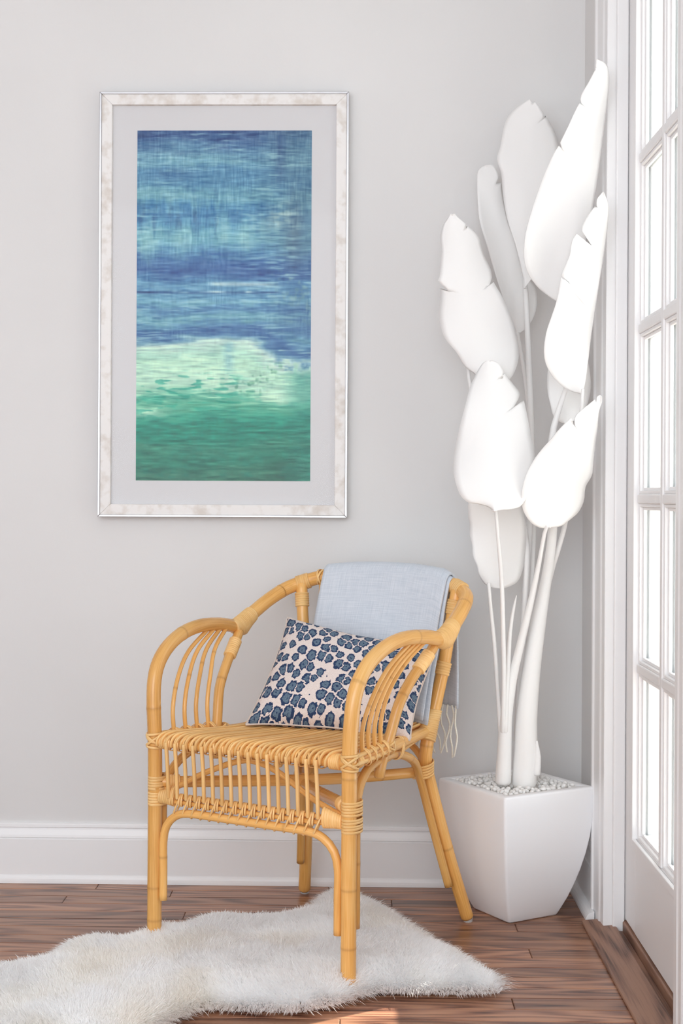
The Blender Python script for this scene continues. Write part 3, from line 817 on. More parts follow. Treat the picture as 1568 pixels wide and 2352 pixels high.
# ------------------------------------------------------------------ measured outlines (metres)
LEAVES = {
 'A': (-0.1838, [[0.46671,-0.31,1.40725,0.46671,-0.31,1.40725,0.46671,-0.31,1.40725],[0.46719,-0.31089,1.41204,0.4611,-0.30656,1.4115,0.46948,-0.31011,1.41156],[0.46765,-0.31177,1.41679,0.45478,-0.30831,1.41495,0.4721,-0.31105,1.41572],[0.46813,-0.31267,1.42163,0.44838,-0.31024,1.41856,0.47752,-0.3117,1.42374],[0.46861,-0.31362,1.42673,0.4418,-0.31246,1.42258,0.48006,-0.31275,1.428],[0.46911,-0.31463,1.43218,0.43484,-0.31502,1.42697,0.48278,-0.31373,1.43255],[0.46963,-0.31569,1.43788,0.42761,-0.31791,1.4316,0.48838,-0.3145,1.44399],[0.47017,-0.31678,1.44374,0.42045,-0.32109,1.43668,0.49119,-0.31554,1.45098],[0.47073,-0.3179,1.4497,0.41369,-0.32449,1.44238,0.49404,-0.31638,1.45799],[0.47134,-0.31906,1.45593,0.40719,-0.3282,1.44882,0.49699,-0.31708,1.46602],[0.47199,-0.32027,1.46245,0.40088,-0.33216,1.45588,0.49998,-0.31754,1.47408],[0.47269,-0.32151,1.46905,0.39508,-0.33622,1.4634,0.50144,-0.31806,1.47858],[0.4734,-0.32272,1.47556,0.39014,-0.34015,1.47122,0.50292,-0.31825,1.48305],[0.4741,-0.3239,1.48187,0.38608,-0.34383,1.47909,0.506,-0.31807,1.49217],[0.47486,-0.32508,1.48815,0.38276,-0.34731,1.48716,0.50901,-0.31777,1.5022],[0.47566,-0.32632,1.49478,0.38023,-0.35068,1.49594,0.51204,-0.3173,1.51226],[0.47656,-0.32771,1.50217,0.37859,-0.35399,1.5059,0.51503,-0.31675,1.52358],[0.47763,-0.32928,1.51056,0.37785,-0.35718,1.5173,0.51709,-0.31644,1.53141],[0.47812,-0.32999,1.51432,0.3779,-0.3584,1.52241,0.518,-0.31633,1.53489],[0.47882,-0.33103,1.51984,0.37799,-0.36002,1.52988,0.51953,-0.31619,1.54143],[0.47946,-0.33196,1.52482,0.3785,-0.36123,1.53661,0.5209,-0.31615,1.5473],[0.48011,-0.3329,1.52982,0.37903,-0.3623,1.54336,0.5223,-0.3162,1.55335],[0.4808,-0.33389,1.53506,0.38001,-0.36317,1.55038,0.52374,-0.31638,1.55964],[0.4815,-0.33489,1.54033,0.381,-0.36391,1.55743,0.52501,-0.31675,1.56583],[0.48223,-0.33594,1.5459,0.38251,-0.36445,1.56479,0.52632,-0.31732,1.5723],[0.48296,-0.33699,1.5515,0.38404,-0.36488,1.57217,0.52752,-0.31809,1.57839],[0.48376,-0.33812,1.55746,0.38606,-0.36515,1.57993,0.52875,-0.31913,1.58479],[0.48457,-0.33925,1.56345,0.38808,-0.36537,1.58768,0.52975,-0.32045,1.59071],[0.48542,-0.34043,1.56972,0.39043,-0.36552,1.59568,0.53075,-0.32203,1.59682],[0.48627,-0.34163,1.57602,0.39278,-0.36569,1.60367,0.533,-0.32342,1.60912],[0.48714,-0.34285,1.58249,0.39527,-0.36591,1.61177,0.5337,-0.32568,1.61476],[0.48804,-0.34409,1.58899,0.39775,-0.36624,1.61983,0.53437,-0.3281,1.62035],[0.489,-0.3454,1.5959,0.40046,-0.36673,1.62827,0.53623,-0.32983,1.63215],[0.48997,-0.34672,1.60285,0.40313,-0.36742,1.63666,0.53665,-0.33286,1.63744],[0.49098,-0.34811,1.6102,0.40606,-0.36836,1.64535,0.5371,-0.33595,1.64298],[0.49204,-0.34952,1.6176,0.40895,-0.36958,1.65397,0.5387,-0.33767,1.6547],[0.49308,-0.35091,1.62487,0.41187,-0.37102,1.66228,0.53908,-0.34063,1.66014],[0.49413,-0.3523,1.63221,0.41475,-0.37273,1.67052,0.5395,-0.34335,1.66562],[0.49509,-0.35358,1.63889,0.41747,-0.37445,1.67788,0.54105,-0.3445,1.6775],[0.49608,-0.35487,1.64563,0.42015,-0.37638,1.68519,0.54164,-0.34641,1.68357],[0.49699,-0.35603,1.6517,0.42274,-0.37819,1.69165,0.54219,-0.34796,1.68904],[0.49791,-0.3572,1.65782,0.42531,-0.38011,1.69808,0.54286,-0.3493,1.69513],[0.49876,-0.35829,1.66351,0.42787,-0.3819,1.70393,0.5435,-0.35039,1.7008],[0.49962,-0.35938,1.66923,0.43041,-0.38373,1.70976,0.54395,-0.35151,1.70518],[0.5013,-0.36133,1.67937,0.43515,-0.38696,1.71993,0.54473,-0.35345,1.71293],[0.50271,-0.36294,1.68779,0.4392,-0.38953,1.72824,0.54647,-0.35354,1.72574],[0.50371,-0.36409,1.69377,0.44231,-0.3912,1.734,0.54717,-0.35403,1.73169],[0.5044,-0.36485,1.6977,0.4447,-0.39214,1.73761,0.54763,-0.35432,1.7356],[0.50498,-0.36545,1.70083,0.44681,-0.39278,1.74037,0.548,-0.35454,1.73872],[0.50564,-0.36613,1.70437,0.44907,-0.39352,1.74356,0.54844,-0.35476,1.74231],[0.50736,-0.36792,1.71369,0.45763,-0.38741,1.73739,0.54959,-0.35529,1.75174],[0.50858,-0.36919,1.72024,0.45468,-0.39099,1.7437,0.55032,-0.35568,1.75809],[0.50984,-0.37046,1.72683,0.45173,-0.39464,1.74999,0.55105,-0.35612,1.76444],[0.51137,-0.37201,1.73484,0.45554,-0.39578,1.75794,0.55161,-0.35754,1.77056],[0.51291,-0.37355,1.74282,0.45935,-0.39663,1.76587,0.55207,-0.35945,1.77649],[0.51445,-0.37513,1.75101,0.46326,-0.39724,1.77404,0.55354,-0.35926,1.78844],[0.51607,-0.37681,1.75967,0.46734,-0.39762,1.78271,0.55496,-0.35936,1.80032],[0.51789,-0.37872,1.7695,0.47188,-0.39783,1.79261,0.55545,-0.36142,1.807],[0.51879,-0.37972,1.77465,0.47422,-0.39784,1.79781,0.55568,-0.36264,1.81043],[0.51971,-0.3808,1.7802,0.47674,-0.3978,1.8034,0.5561,-0.36393,1.81554],[0.52065,-0.38189,1.78583,0.47931,-0.39772,1.80906,0.5565,-0.36536,1.82066],[0.52141,-0.38278,1.79041,0.48139,-0.39764,1.81365,0.55669,-0.3667,1.82397],[0.52265,-0.38441,1.79877,0.48528,-0.39744,1.82196,0.55686,-0.37003,1.82971],[0.52339,-0.38552,1.80446,0.48809,-0.39726,1.82751,0.55726,-0.37177,1.83538],[0.5239,-0.38627,1.80832,0.49017,-0.3971,1.83119,0.55752,-0.373,1.8392],[0.52431,-0.38689,1.81145,0.49195,-0.39696,1.83412,0.55788,-0.37357,1.84343],[0.52476,-0.38757,1.81496,0.49387,-0.39684,1.83741,0.55827,-0.37424,1.84816],[0.52549,-0.38906,1.82261,0.49932,-0.39276,1.83184,0.55828,-0.3771,1.85225],[0.52606,-0.39042,1.82955,0.4972,-0.39388,1.83871,0.55823,-0.37997,1.85586],[0.52663,-0.39178,1.83649,0.49508,-0.39499,1.84558,0.5585,-0.38224,1.8632],[0.52678,-0.39228,1.83906,0.49564,-0.39526,1.84817,0.55857,-0.38314,1.8656],[0.52687,-0.39272,1.84131,0.49598,-0.39554,1.85045,0.55863,-0.3839,1.8677],[0.52698,-0.39329,1.84421,0.49676,-0.39585,1.85332,0.55871,-0.38488,1.87041],[0.52716,-0.39419,1.84879,0.49864,-0.39621,1.85767,0.55873,-0.38641,1.87499],[0.52744,-0.39558,1.85586,0.50211,-0.39674,1.86409,0.55877,-0.38874,1.88204],[0.52754,-0.39732,1.86474,0.50669,-0.39751,1.87194,0.55849,-0.39153,1.89125],[0.52761,-0.3992,1.87426,0.51157,-0.39864,1.88024,0.55763,-0.39464,1.89856],[0.52753,-0.40097,1.88328,0.51596,-0.4,1.8881,0.55629,-0.39747,1.90504],[0.52744,-0.4027,1.89207,0.52007,-0.40158,1.89574,0.55447,-0.40012,1.91062],[0.52735,-0.40448,1.90104,0.52418,-0.40338,1.9035,0.55216,-0.40267,1.91489],[0.52734,-0.40472,1.90225,0.52469,-0.40365,1.90456,0.54957,-0.40364,1.9187],[0.52726,-0.4061,1.90925,0.52748,-0.40624,1.91037,0.54615,-0.40592,1.9216],[0.52726,-0.40673,1.91247,0.52859,-0.40689,1.91331,0.542,-0.40763,1.92397],[0.52728,-0.40739,1.91581,0.52971,-0.40782,1.91628,0.53708,-0.40951,1.92546],[0.52731,-0.40826,1.92019,0.53013,-0.40945,1.92033,0.53394,-0.41116,1.92598],[0.52734,-0.40888,1.92329,0.52936,-0.41035,1.92325,0.53172,-0.41228,1.92635],[0.52736,-0.40942,1.92605,0.5281,-0.41098,1.92573,0.52923,-0.41337,1.92694],[0.52738,-0.41,1.92896,0.52738,-0.41,1.92896,0.52738,-0.41,1.92896]]),
 'B': (-0.1349, [[0.50868,-0.36,1.20124,0.50868,-0.36,1.20124,0.50868,-0.36,1.20124],[0.50863,-0.3605,1.20495,0.50286,-0.35576,1.20271,0.50956,-0.36013,1.20461],[0.50859,-0.361,1.20863,0.49623,-0.35669,1.20362,0.51031,-0.3611,1.20789],[0.50854,-0.3615,1.21237,0.48955,-0.35779,1.20487,0.51191,-0.36202,1.21355],[0.50849,-0.36203,1.21628,0.48275,-0.35912,1.20702,0.51369,-0.36245,1.22124],[0.50844,-0.3626,1.22048,0.47574,-0.36074,1.21003,0.51416,-0.36373,1.22516],[0.50832,-0.3632,1.2249,0.46857,-0.36264,1.21366,0.51468,-0.36491,1.2293],[0.5082,-0.36383,1.22956,0.46142,-0.36485,1.21815,0.51525,-0.36598,1.23367],[0.50807,-0.3645,1.23451,0.45446,-0.36738,1.2237,0.51645,-0.36615,1.24348],[0.50793,-0.36525,1.24009,0.4474,-0.37041,1.23072,0.51689,-0.36706,1.24808],[0.50777,-0.36609,1.24626,0.44024,-0.37392,1.23897,0.51742,-0.36771,1.25318],[0.50761,-0.36693,1.25249,0.43368,-0.37754,1.24771,0.51887,-0.36705,1.26556],[0.50747,-0.36771,1.25825,0.4284,-0.38086,1.2562,0.51962,-0.36682,1.27212],[0.50741,-0.36841,1.26337,0.42462,-0.38368,1.26411,0.52031,-0.36643,1.27794],[0.50735,-0.36907,1.26822,0.42197,-0.38617,1.2719,0.52115,-0.36566,1.28463],[0.50728,-0.36974,1.27316,0.42025,-0.38847,1.28,0.52203,-0.36476,1.29143],[0.50727,-0.37046,1.2785,0.41925,-0.39068,1.28884,0.52284,-0.36394,1.2978],[0.50733,-0.37128,1.2845,0.41904,-0.39278,1.29878,0.52376,-0.363,1.30494],[0.50741,-0.37217,1.29104,0.4197,-0.3946,1.30952,0.52462,-0.36232,1.31134],[0.50751,-0.37309,1.29781,0.42107,-0.39598,1.32052,0.52549,-0.36178,1.3179],[0.50778,-0.374,1.30449,0.42297,-0.39692,1.33128,0.52628,-0.36158,1.32435],[0.50806,-0.37491,1.31123,0.42568,-0.39738,1.3419,0.52702,-0.36175,1.33075],[0.50834,-0.37586,1.31815,0.42917,-0.39744,1.35258,0.5288,-0.36086,1.34294],[0.50877,-0.37678,1.32494,0.43285,-0.39728,1.3629,0.52946,-0.36203,1.34911],[0.5092,-0.37764,1.33122,0.43613,-0.39685,1.37246,0.52999,-0.3635,1.35472],[0.50956,-0.37836,1.33653,0.43881,-0.39653,1.3805,0.53086,-0.36388,1.36114],[0.50988,-0.379,1.34116,0.44117,-0.3965,1.38741,0.53151,-0.36484,1.36663],[0.51023,-0.37965,1.34591,0.44337,-0.39653,1.39452,0.5321,-0.36601,1.37199],[0.51072,-0.38043,1.35163,0.44551,-0.3969,1.40309,0.53278,-0.3676,1.37835],[0.5114,-0.3815,1.35944,0.44776,-0.3976,1.41482,0.53345,-0.3703,1.38562],[0.5118,-0.38213,1.36405,0.44888,-0.39818,1.42168,0.53384,-0.37195,1.38984],[0.5122,-0.38276,1.36868,0.44998,-0.39892,1.42852,0.53444,-0.37326,1.3952],[0.51269,-0.38351,1.37418,0.45115,-0.4,1.43656,0.53513,-0.37489,1.40149],[0.51301,-0.38395,1.37741,0.45182,-0.40075,1.44123,0.53544,-0.37594,1.40462],[0.51362,-0.3848,1.3836,0.45306,-0.40239,1.4501,0.53605,-0.37787,1.41058],[0.51386,-0.38515,1.38612,0.45353,-0.40313,1.45369,0.5363,-0.37862,1.41301],[0.51387,-0.38516,1.38621,0.45346,-0.40317,1.4538,0.53631,-0.37864,1.41309],[0.51396,-0.38529,1.38713,0.45318,-0.40282,1.45254,0.53639,-0.37892,1.4139],[0.51401,-0.38535,1.38756,0.45301,-0.40268,1.45197,0.53643,-0.37905,1.41428],[0.51457,-0.38614,1.39335,0.46091,-0.40083,1.44844,0.53695,-0.38073,1.41938],[0.51515,-0.38694,1.39919,0.46884,-0.39886,1.44493,0.5375,-0.38219,1.42452],[0.51583,-0.38787,1.40593,0.46125,-0.40165,1.45118,0.53821,-0.38359,1.43049],[0.51655,-0.3888,1.41273,0.45358,-0.4051,1.45732,0.53898,-0.3847,1.43649],[0.51708,-0.3895,1.41779,0.45623,-0.40685,1.46365,0.53988,-0.38495,1.44258],[0.51762,-0.39021,1.42296,0.45893,-0.40865,1.47006,0.54083,-0.38502,1.44878],[0.51815,-0.3909,1.428,0.46154,-0.41022,1.47629,0.54152,-0.38532,1.45341],[0.51864,-0.39154,1.43263,0.46391,-0.41148,1.48205,0.54217,-0.3855,1.45766],[0.51907,-0.39208,1.43656,0.46594,-0.41266,1.48686,0.54273,-0.3856,1.46125],[0.51944,-0.39255,1.43999,0.46775,-0.41365,1.49104,0.54341,-0.38533,1.46528],[0.51981,-0.39303,1.44344,0.46934,-0.41469,1.49528,0.5441,-0.38503,1.4693],[0.52024,-0.39358,1.44744,0.47068,-0.41625,1.50029,0.54489,-0.38472,1.47396],[0.52078,-0.39427,1.45243,0.47158,-0.41837,1.50666,0.54585,-0.38431,1.47972],[0.5214,-0.39505,1.45808,0.47216,-0.42047,1.51394,0.54694,-0.38382,1.48622],[0.52201,-0.39583,1.46373,0.47291,-0.42208,1.52123,0.54769,-0.38372,1.49089],[0.52255,-0.39652,1.46871,0.47421,-0.42325,1.52756,0.54834,-0.38366,1.49499],[0.52299,-0.39709,1.47284,0.47628,-0.42394,1.53251,0.54887,-0.38365,1.49836],[0.52339,-0.3976,1.47654,0.47884,-0.42432,1.53662,0.54943,-0.38355,1.50212],[0.52378,-0.39809,1.48011,0.48161,-0.42454,1.5404,0.54996,-0.3835,1.50572],[0.52417,-0.3986,1.48377,0.48429,-0.42473,1.54437,0.5505,-0.3835,1.50938],[0.52505,-0.39971,1.49181,0.49325,-0.42051,1.53852,0.55117,-0.38424,1.51474],[0.52594,-0.40083,1.4999,0.5023,-0.41597,1.5327,0.55153,-0.38674,1.5198],[0.52683,-0.40196,1.50804,0.51141,-0.41109,1.52693,0.55281,-0.38669,1.52961],[0.52774,-0.4031,1.51623,0.52088,-0.40425,1.52148,0.55404,-0.38697,1.53936],[0.5289,-0.40449,1.52628,0.51319,-0.40639,1.5319,0.55467,-0.38937,1.54786],[0.53007,-0.4059,1.53638,0.50556,-0.40824,1.54236,0.5552,-0.39226,1.55624],[0.53127,-0.40731,1.54654,0.49802,-0.40953,1.5529,0.55539,-0.39571,1.56354],[0.53157,-0.40765,1.54901,0.49823,-0.40968,1.55604,0.55552,-0.39649,1.56603],[0.53185,-0.40798,1.55138,0.49829,-0.40986,1.55903,0.55564,-0.39725,1.56842],[0.53216,-0.40834,1.55397,0.49865,-0.41004,1.56228,0.55577,-0.39809,1.57102],[0.53254,-0.40878,1.55713,0.49975,-0.41019,1.56612,0.5558,-0.3992,1.57382],[0.53303,-0.40935,1.56118,0.50179,-0.4103,1.5708,0.55584,-0.40062,1.57738],[0.53359,-0.41,1.56588,0.50452,-0.41046,1.57607,0.55578,-0.40241,1.58034],[0.53421,-0.4107,1.57092,0.50763,-0.41071,1.58156,0.55572,-0.40428,1.58351],[0.53482,-0.41141,1.57594,0.51089,-0.41105,1.58691,0.55568,-0.40597,1.58865],[0.53543,-0.4121,1.58094,0.51432,-0.41148,1.59206,0.55565,-0.40758,1.59377],[0.53605,-0.41282,1.58607,0.51802,-0.41201,1.59719,0.55532,-0.40936,1.59761],[0.53669,-0.41354,1.59127,0.52182,-0.41267,1.60229,0.55501,-0.41105,1.60151],[0.53732,-0.41427,1.59644,0.52554,-0.41349,1.60736,0.55447,-0.41276,1.60431],[0.53811,-0.41518,1.60294,0.53028,-0.41368,1.60067,0.55384,-0.41465,1.60787],[0.53876,-0.41593,1.60829,0.52912,-0.41471,1.60712,0.55247,-0.41632,1.6144],[0.53941,-0.41667,1.61363,0.52791,-0.41608,1.61348,0.55088,-0.41795,1.61883],[0.53965,-0.41696,1.61568,0.52828,-0.41673,1.61587,0.55028,-0.41854,1.62054],[0.53989,-0.41724,1.61766,0.52849,-0.4174,1.6182,0.54943,-0.41918,1.62215],[0.54015,-0.41754,1.61978,0.529,-0.41807,1.62064,0.54853,-0.41984,1.62388],[0.54045,-0.41789,1.62232,0.53024,-0.41875,1.62338,0.54746,-0.4206,1.62596],[0.54084,-0.41835,1.62558,0.53251,-0.41947,1.62652,0.54603,-0.42157,1.62832],[0.5413,-0.41888,1.62939,0.53551,-0.42022,1.62995,0.54438,-0.42263,1.63109],[0.54178,-0.41945,1.63343,0.5388,-0.42099,1.6335,0.54289,-0.42361,1.63377],[0.54225,-0.42,1.63736,0.54225,-0.42,1.63736,0.54225,-0.42,1.63736]]),
 'C': (0.1337, [[0.40513,-0.16,1.46655,0.40513,-0.16,1.46655,0.40513,-0.16,1.46655],[0.40524,-0.15915,1.47299,0.40437,-0.15287,1.4759,0.41031,-0.15918,1.47368],[0.40535,-0.15835,1.47906,0.40308,-0.15127,1.48396,0.41541,-0.15906,1.4807],[0.40546,-0.15744,1.4859,0.40147,-0.1499,1.49295,0.42056,-0.15905,1.48723],[0.40556,-0.15667,1.49173,0.3999,-0.14908,1.50051,0.42577,-0.15858,1.49383],[0.40561,-0.15628,1.4947,0.39909,-0.14879,1.50434,0.42747,-0.15847,1.49637],[0.4057,-0.15551,1.50055,0.39739,-0.14841,1.51182,0.43084,-0.15804,1.5014],[0.4058,-0.15473,1.50644,0.39566,-0.14826,1.51927,0.43602,-0.15673,1.5091],[0.40591,-0.15382,1.51338,0.39355,-0.1483,1.52797,0.44091,-0.15474,1.51933],[0.40602,-0.1529,1.52036,0.39144,-0.14845,1.53666,0.44587,-0.15228,1.52965],[0.40613,-0.15193,1.52767,0.38914,-0.1486,1.54568,0.44833,-0.15014,1.53684],[0.40625,-0.15096,1.53503,0.38686,-0.14859,1.55472,0.45084,-0.14764,1.54411],[0.40636,-0.15005,1.54195,0.38461,-0.14833,1.56315,0.45574,-0.14363,1.55849],[0.40648,-0.14914,1.54892,0.38239,-0.14774,1.57165,0.45753,-0.14113,1.56466],[0.40659,-0.14831,1.55526,0.38011,-0.14686,1.57927,0.45915,-0.13888,1.57023],[0.40669,-0.14747,1.56164,0.37786,-0.14565,1.58696,0.46237,-0.1356,1.58176],[0.40681,-0.14666,1.5678,0.3755,-0.14415,1.5943,0.46557,-0.13249,1.59326],[0.40693,-0.14584,1.57401,0.37318,-0.14235,1.60171,0.46706,-0.13068,1.5993],[0.40704,-0.14504,1.58012,0.37097,-0.14032,1.609,0.46849,-0.12917,1.60515],[0.40716,-0.14423,1.58628,0.36878,-0.13808,1.61634,0.47128,-0.1268,1.61688],[0.40729,-0.14342,1.59247,0.36695,-0.13568,1.62381,0.47264,-0.12587,1.6227],[0.40743,-0.1426,1.59872,0.36512,-0.13317,1.6313,0.47396,-0.12524,1.62847],[0.40757,-0.14177,1.60509,0.3637,-0.13062,1.639,0.47611,-0.12402,1.63886],[0.40772,-0.14093,1.61152,0.36227,-0.12809,1.64671,0.4771,-0.1241,1.64393],[0.40787,-0.14008,1.61799,0.36111,-0.12568,1.65444,0.47804,-0.12441,1.64894],[0.40803,-0.13923,1.62453,0.35992,-0.12344,1.66215,0.4801,-0.12388,1.65921],[0.40835,-0.13752,1.63757,0.35792,-0.11972,1.67727,0.48214,-0.12451,1.6723],[0.40868,-0.13584,1.65044,0.35615,-0.11721,1.69176,0.4842,-0.12497,1.68543],[0.40891,-0.13469,1.65927,0.35529,-0.11618,1.70147,0.48572,-0.1244,1.69783],[0.40902,-0.13417,1.66331,0.35488,-0.11587,1.70584,0.48626,-0.12425,1.7023],[0.40921,-0.13322,1.67054,0.35445,-0.11558,1.71357,0.48724,-0.12378,1.71026],[0.40937,-0.13248,1.67624,0.3541,-0.11553,1.71957,0.48781,-0.12322,1.71654],[0.4095,-0.13187,1.68096,0.35379,-0.11558,1.72449,0.4883,-0.12261,1.72175],[0.40972,-0.13086,1.68872,0.35326,-0.1158,1.73248,0.48946,-0.12075,1.7334],[0.41006,-0.12936,1.70026,0.35183,-0.11622,1.74413,0.49025,-0.11868,1.74394],[0.41038,-0.12802,1.71059,0.34915,-0.11645,1.75419,0.49112,-0.11606,1.75461],[0.41067,-0.12678,1.72009,0.34573,-0.1164,1.76306,0.49148,-0.11347,1.76396],[0.41096,-0.12563,1.72895,0.34273,-0.11606,1.77138,0.49185,-0.11077,1.77336],[0.41125,-0.12452,1.73751,0.34132,-0.11547,1.77978,0.49165,-0.10834,1.78148],[0.41154,-0.12344,1.74588,0.34214,-0.11475,1.78804,0.49141,-0.10612,1.78956],[0.41184,-0.12236,1.75422,0.34446,-0.11388,1.79595,0.49023,-0.10284,1.8035],[0.41218,-0.12122,1.763,0.34736,-0.11266,1.80414,0.48944,-0.10089,1.81148],[0.41237,-0.12058,1.76794,0.34871,-0.11177,1.80887,0.48898,-0.09993,1.81591],[0.41254,-0.11999,1.77252,0.34995,-0.11086,1.81326,0.48842,-0.09904,1.82057],[0.41278,-0.11926,1.77814,0.351,-0.10957,1.81879,0.48771,-0.09808,1.82624],[0.41301,-0.11858,1.78344,0.35199,-0.10826,1.82402,0.48619,-0.09687,1.83449],[0.41354,-0.11703,1.79546,0.35397,-0.10505,1.83589,0.48429,-0.09658,1.84146],[0.4138,-0.11627,1.8013,0.35497,-0.10345,1.84164,0.48204,-0.09617,1.8483],[0.4141,-0.11548,1.80745,0.35602,-0.10175,1.84767,0.47919,-0.096,1.85506],[0.41464,-0.11408,1.81828,0.35829,-0.09892,1.85814,0.47572,-0.09699,1.86106],[0.41489,-0.11342,1.82348,0.35961,-0.09768,1.86306,0.4723,-0.09722,1.8668],[0.4151,-0.11289,1.82759,0.36065,-0.09675,1.86692,0.46922,-0.09732,1.87212],[0.41555,-0.11181,1.83596,0.36306,-0.09508,1.87462,0.46647,-0.09851,1.87652],[0.41596,-0.1108,1.84383,0.36583,-0.09383,1.88155,0.46395,-0.09974,1.88033],[0.41606,-0.11057,1.84562,0.36661,-0.09362,1.88304,0.46173,-0.09958,1.88428],[0.41638,-0.10978,1.8517,0.36924,-0.09298,1.88803,0.45932,-0.1004,1.88807],[0.41681,-0.10878,1.85953,0.37328,-0.09256,1.89391,0.45689,-0.10317,1.88315],[0.41724,-0.10779,1.86725,0.37781,-0.09256,1.8991,0.45368,-0.10343,1.89146],[0.41745,-0.1073,1.87101,0.38022,-0.09272,1.90137,0.45104,-0.1035,1.89601],[0.41768,-0.10675,1.87534,0.38298,-0.09298,1.90395,0.4484,-0.10359,1.90064],[0.41817,-0.10561,1.88425,0.38894,-0.09385,1.90878,0.44567,-0.10435,1.90492],[0.41837,-0.10516,1.88776,0.3914,-0.09431,1.91048,0.44305,-0.10424,1.90903],[0.41873,-0.10431,1.89433,0.39598,-0.09528,1.91363,0.44039,-0.10453,1.91247],[0.41887,-0.10397,1.89697,0.3979,-0.09573,1.91477,0.43779,-0.10437,1.91561],[0.41933,-0.1029,1.90535,0.40393,-0.09725,1.91833,0.43514,-0.1046,1.91848],[0.41935,-0.10286,1.90565,0.40415,-0.09731,1.91845,0.43256,-0.10422,1.9216],[0.41994,-0.10144,1.91678,0.41223,-0.09952,1.92293,0.42609,-0.1061,1.91586],[0.42053,-0.1,1.92803,0.42053,-0.1,1.92803,0.42053,-0.1,1.92803]]),
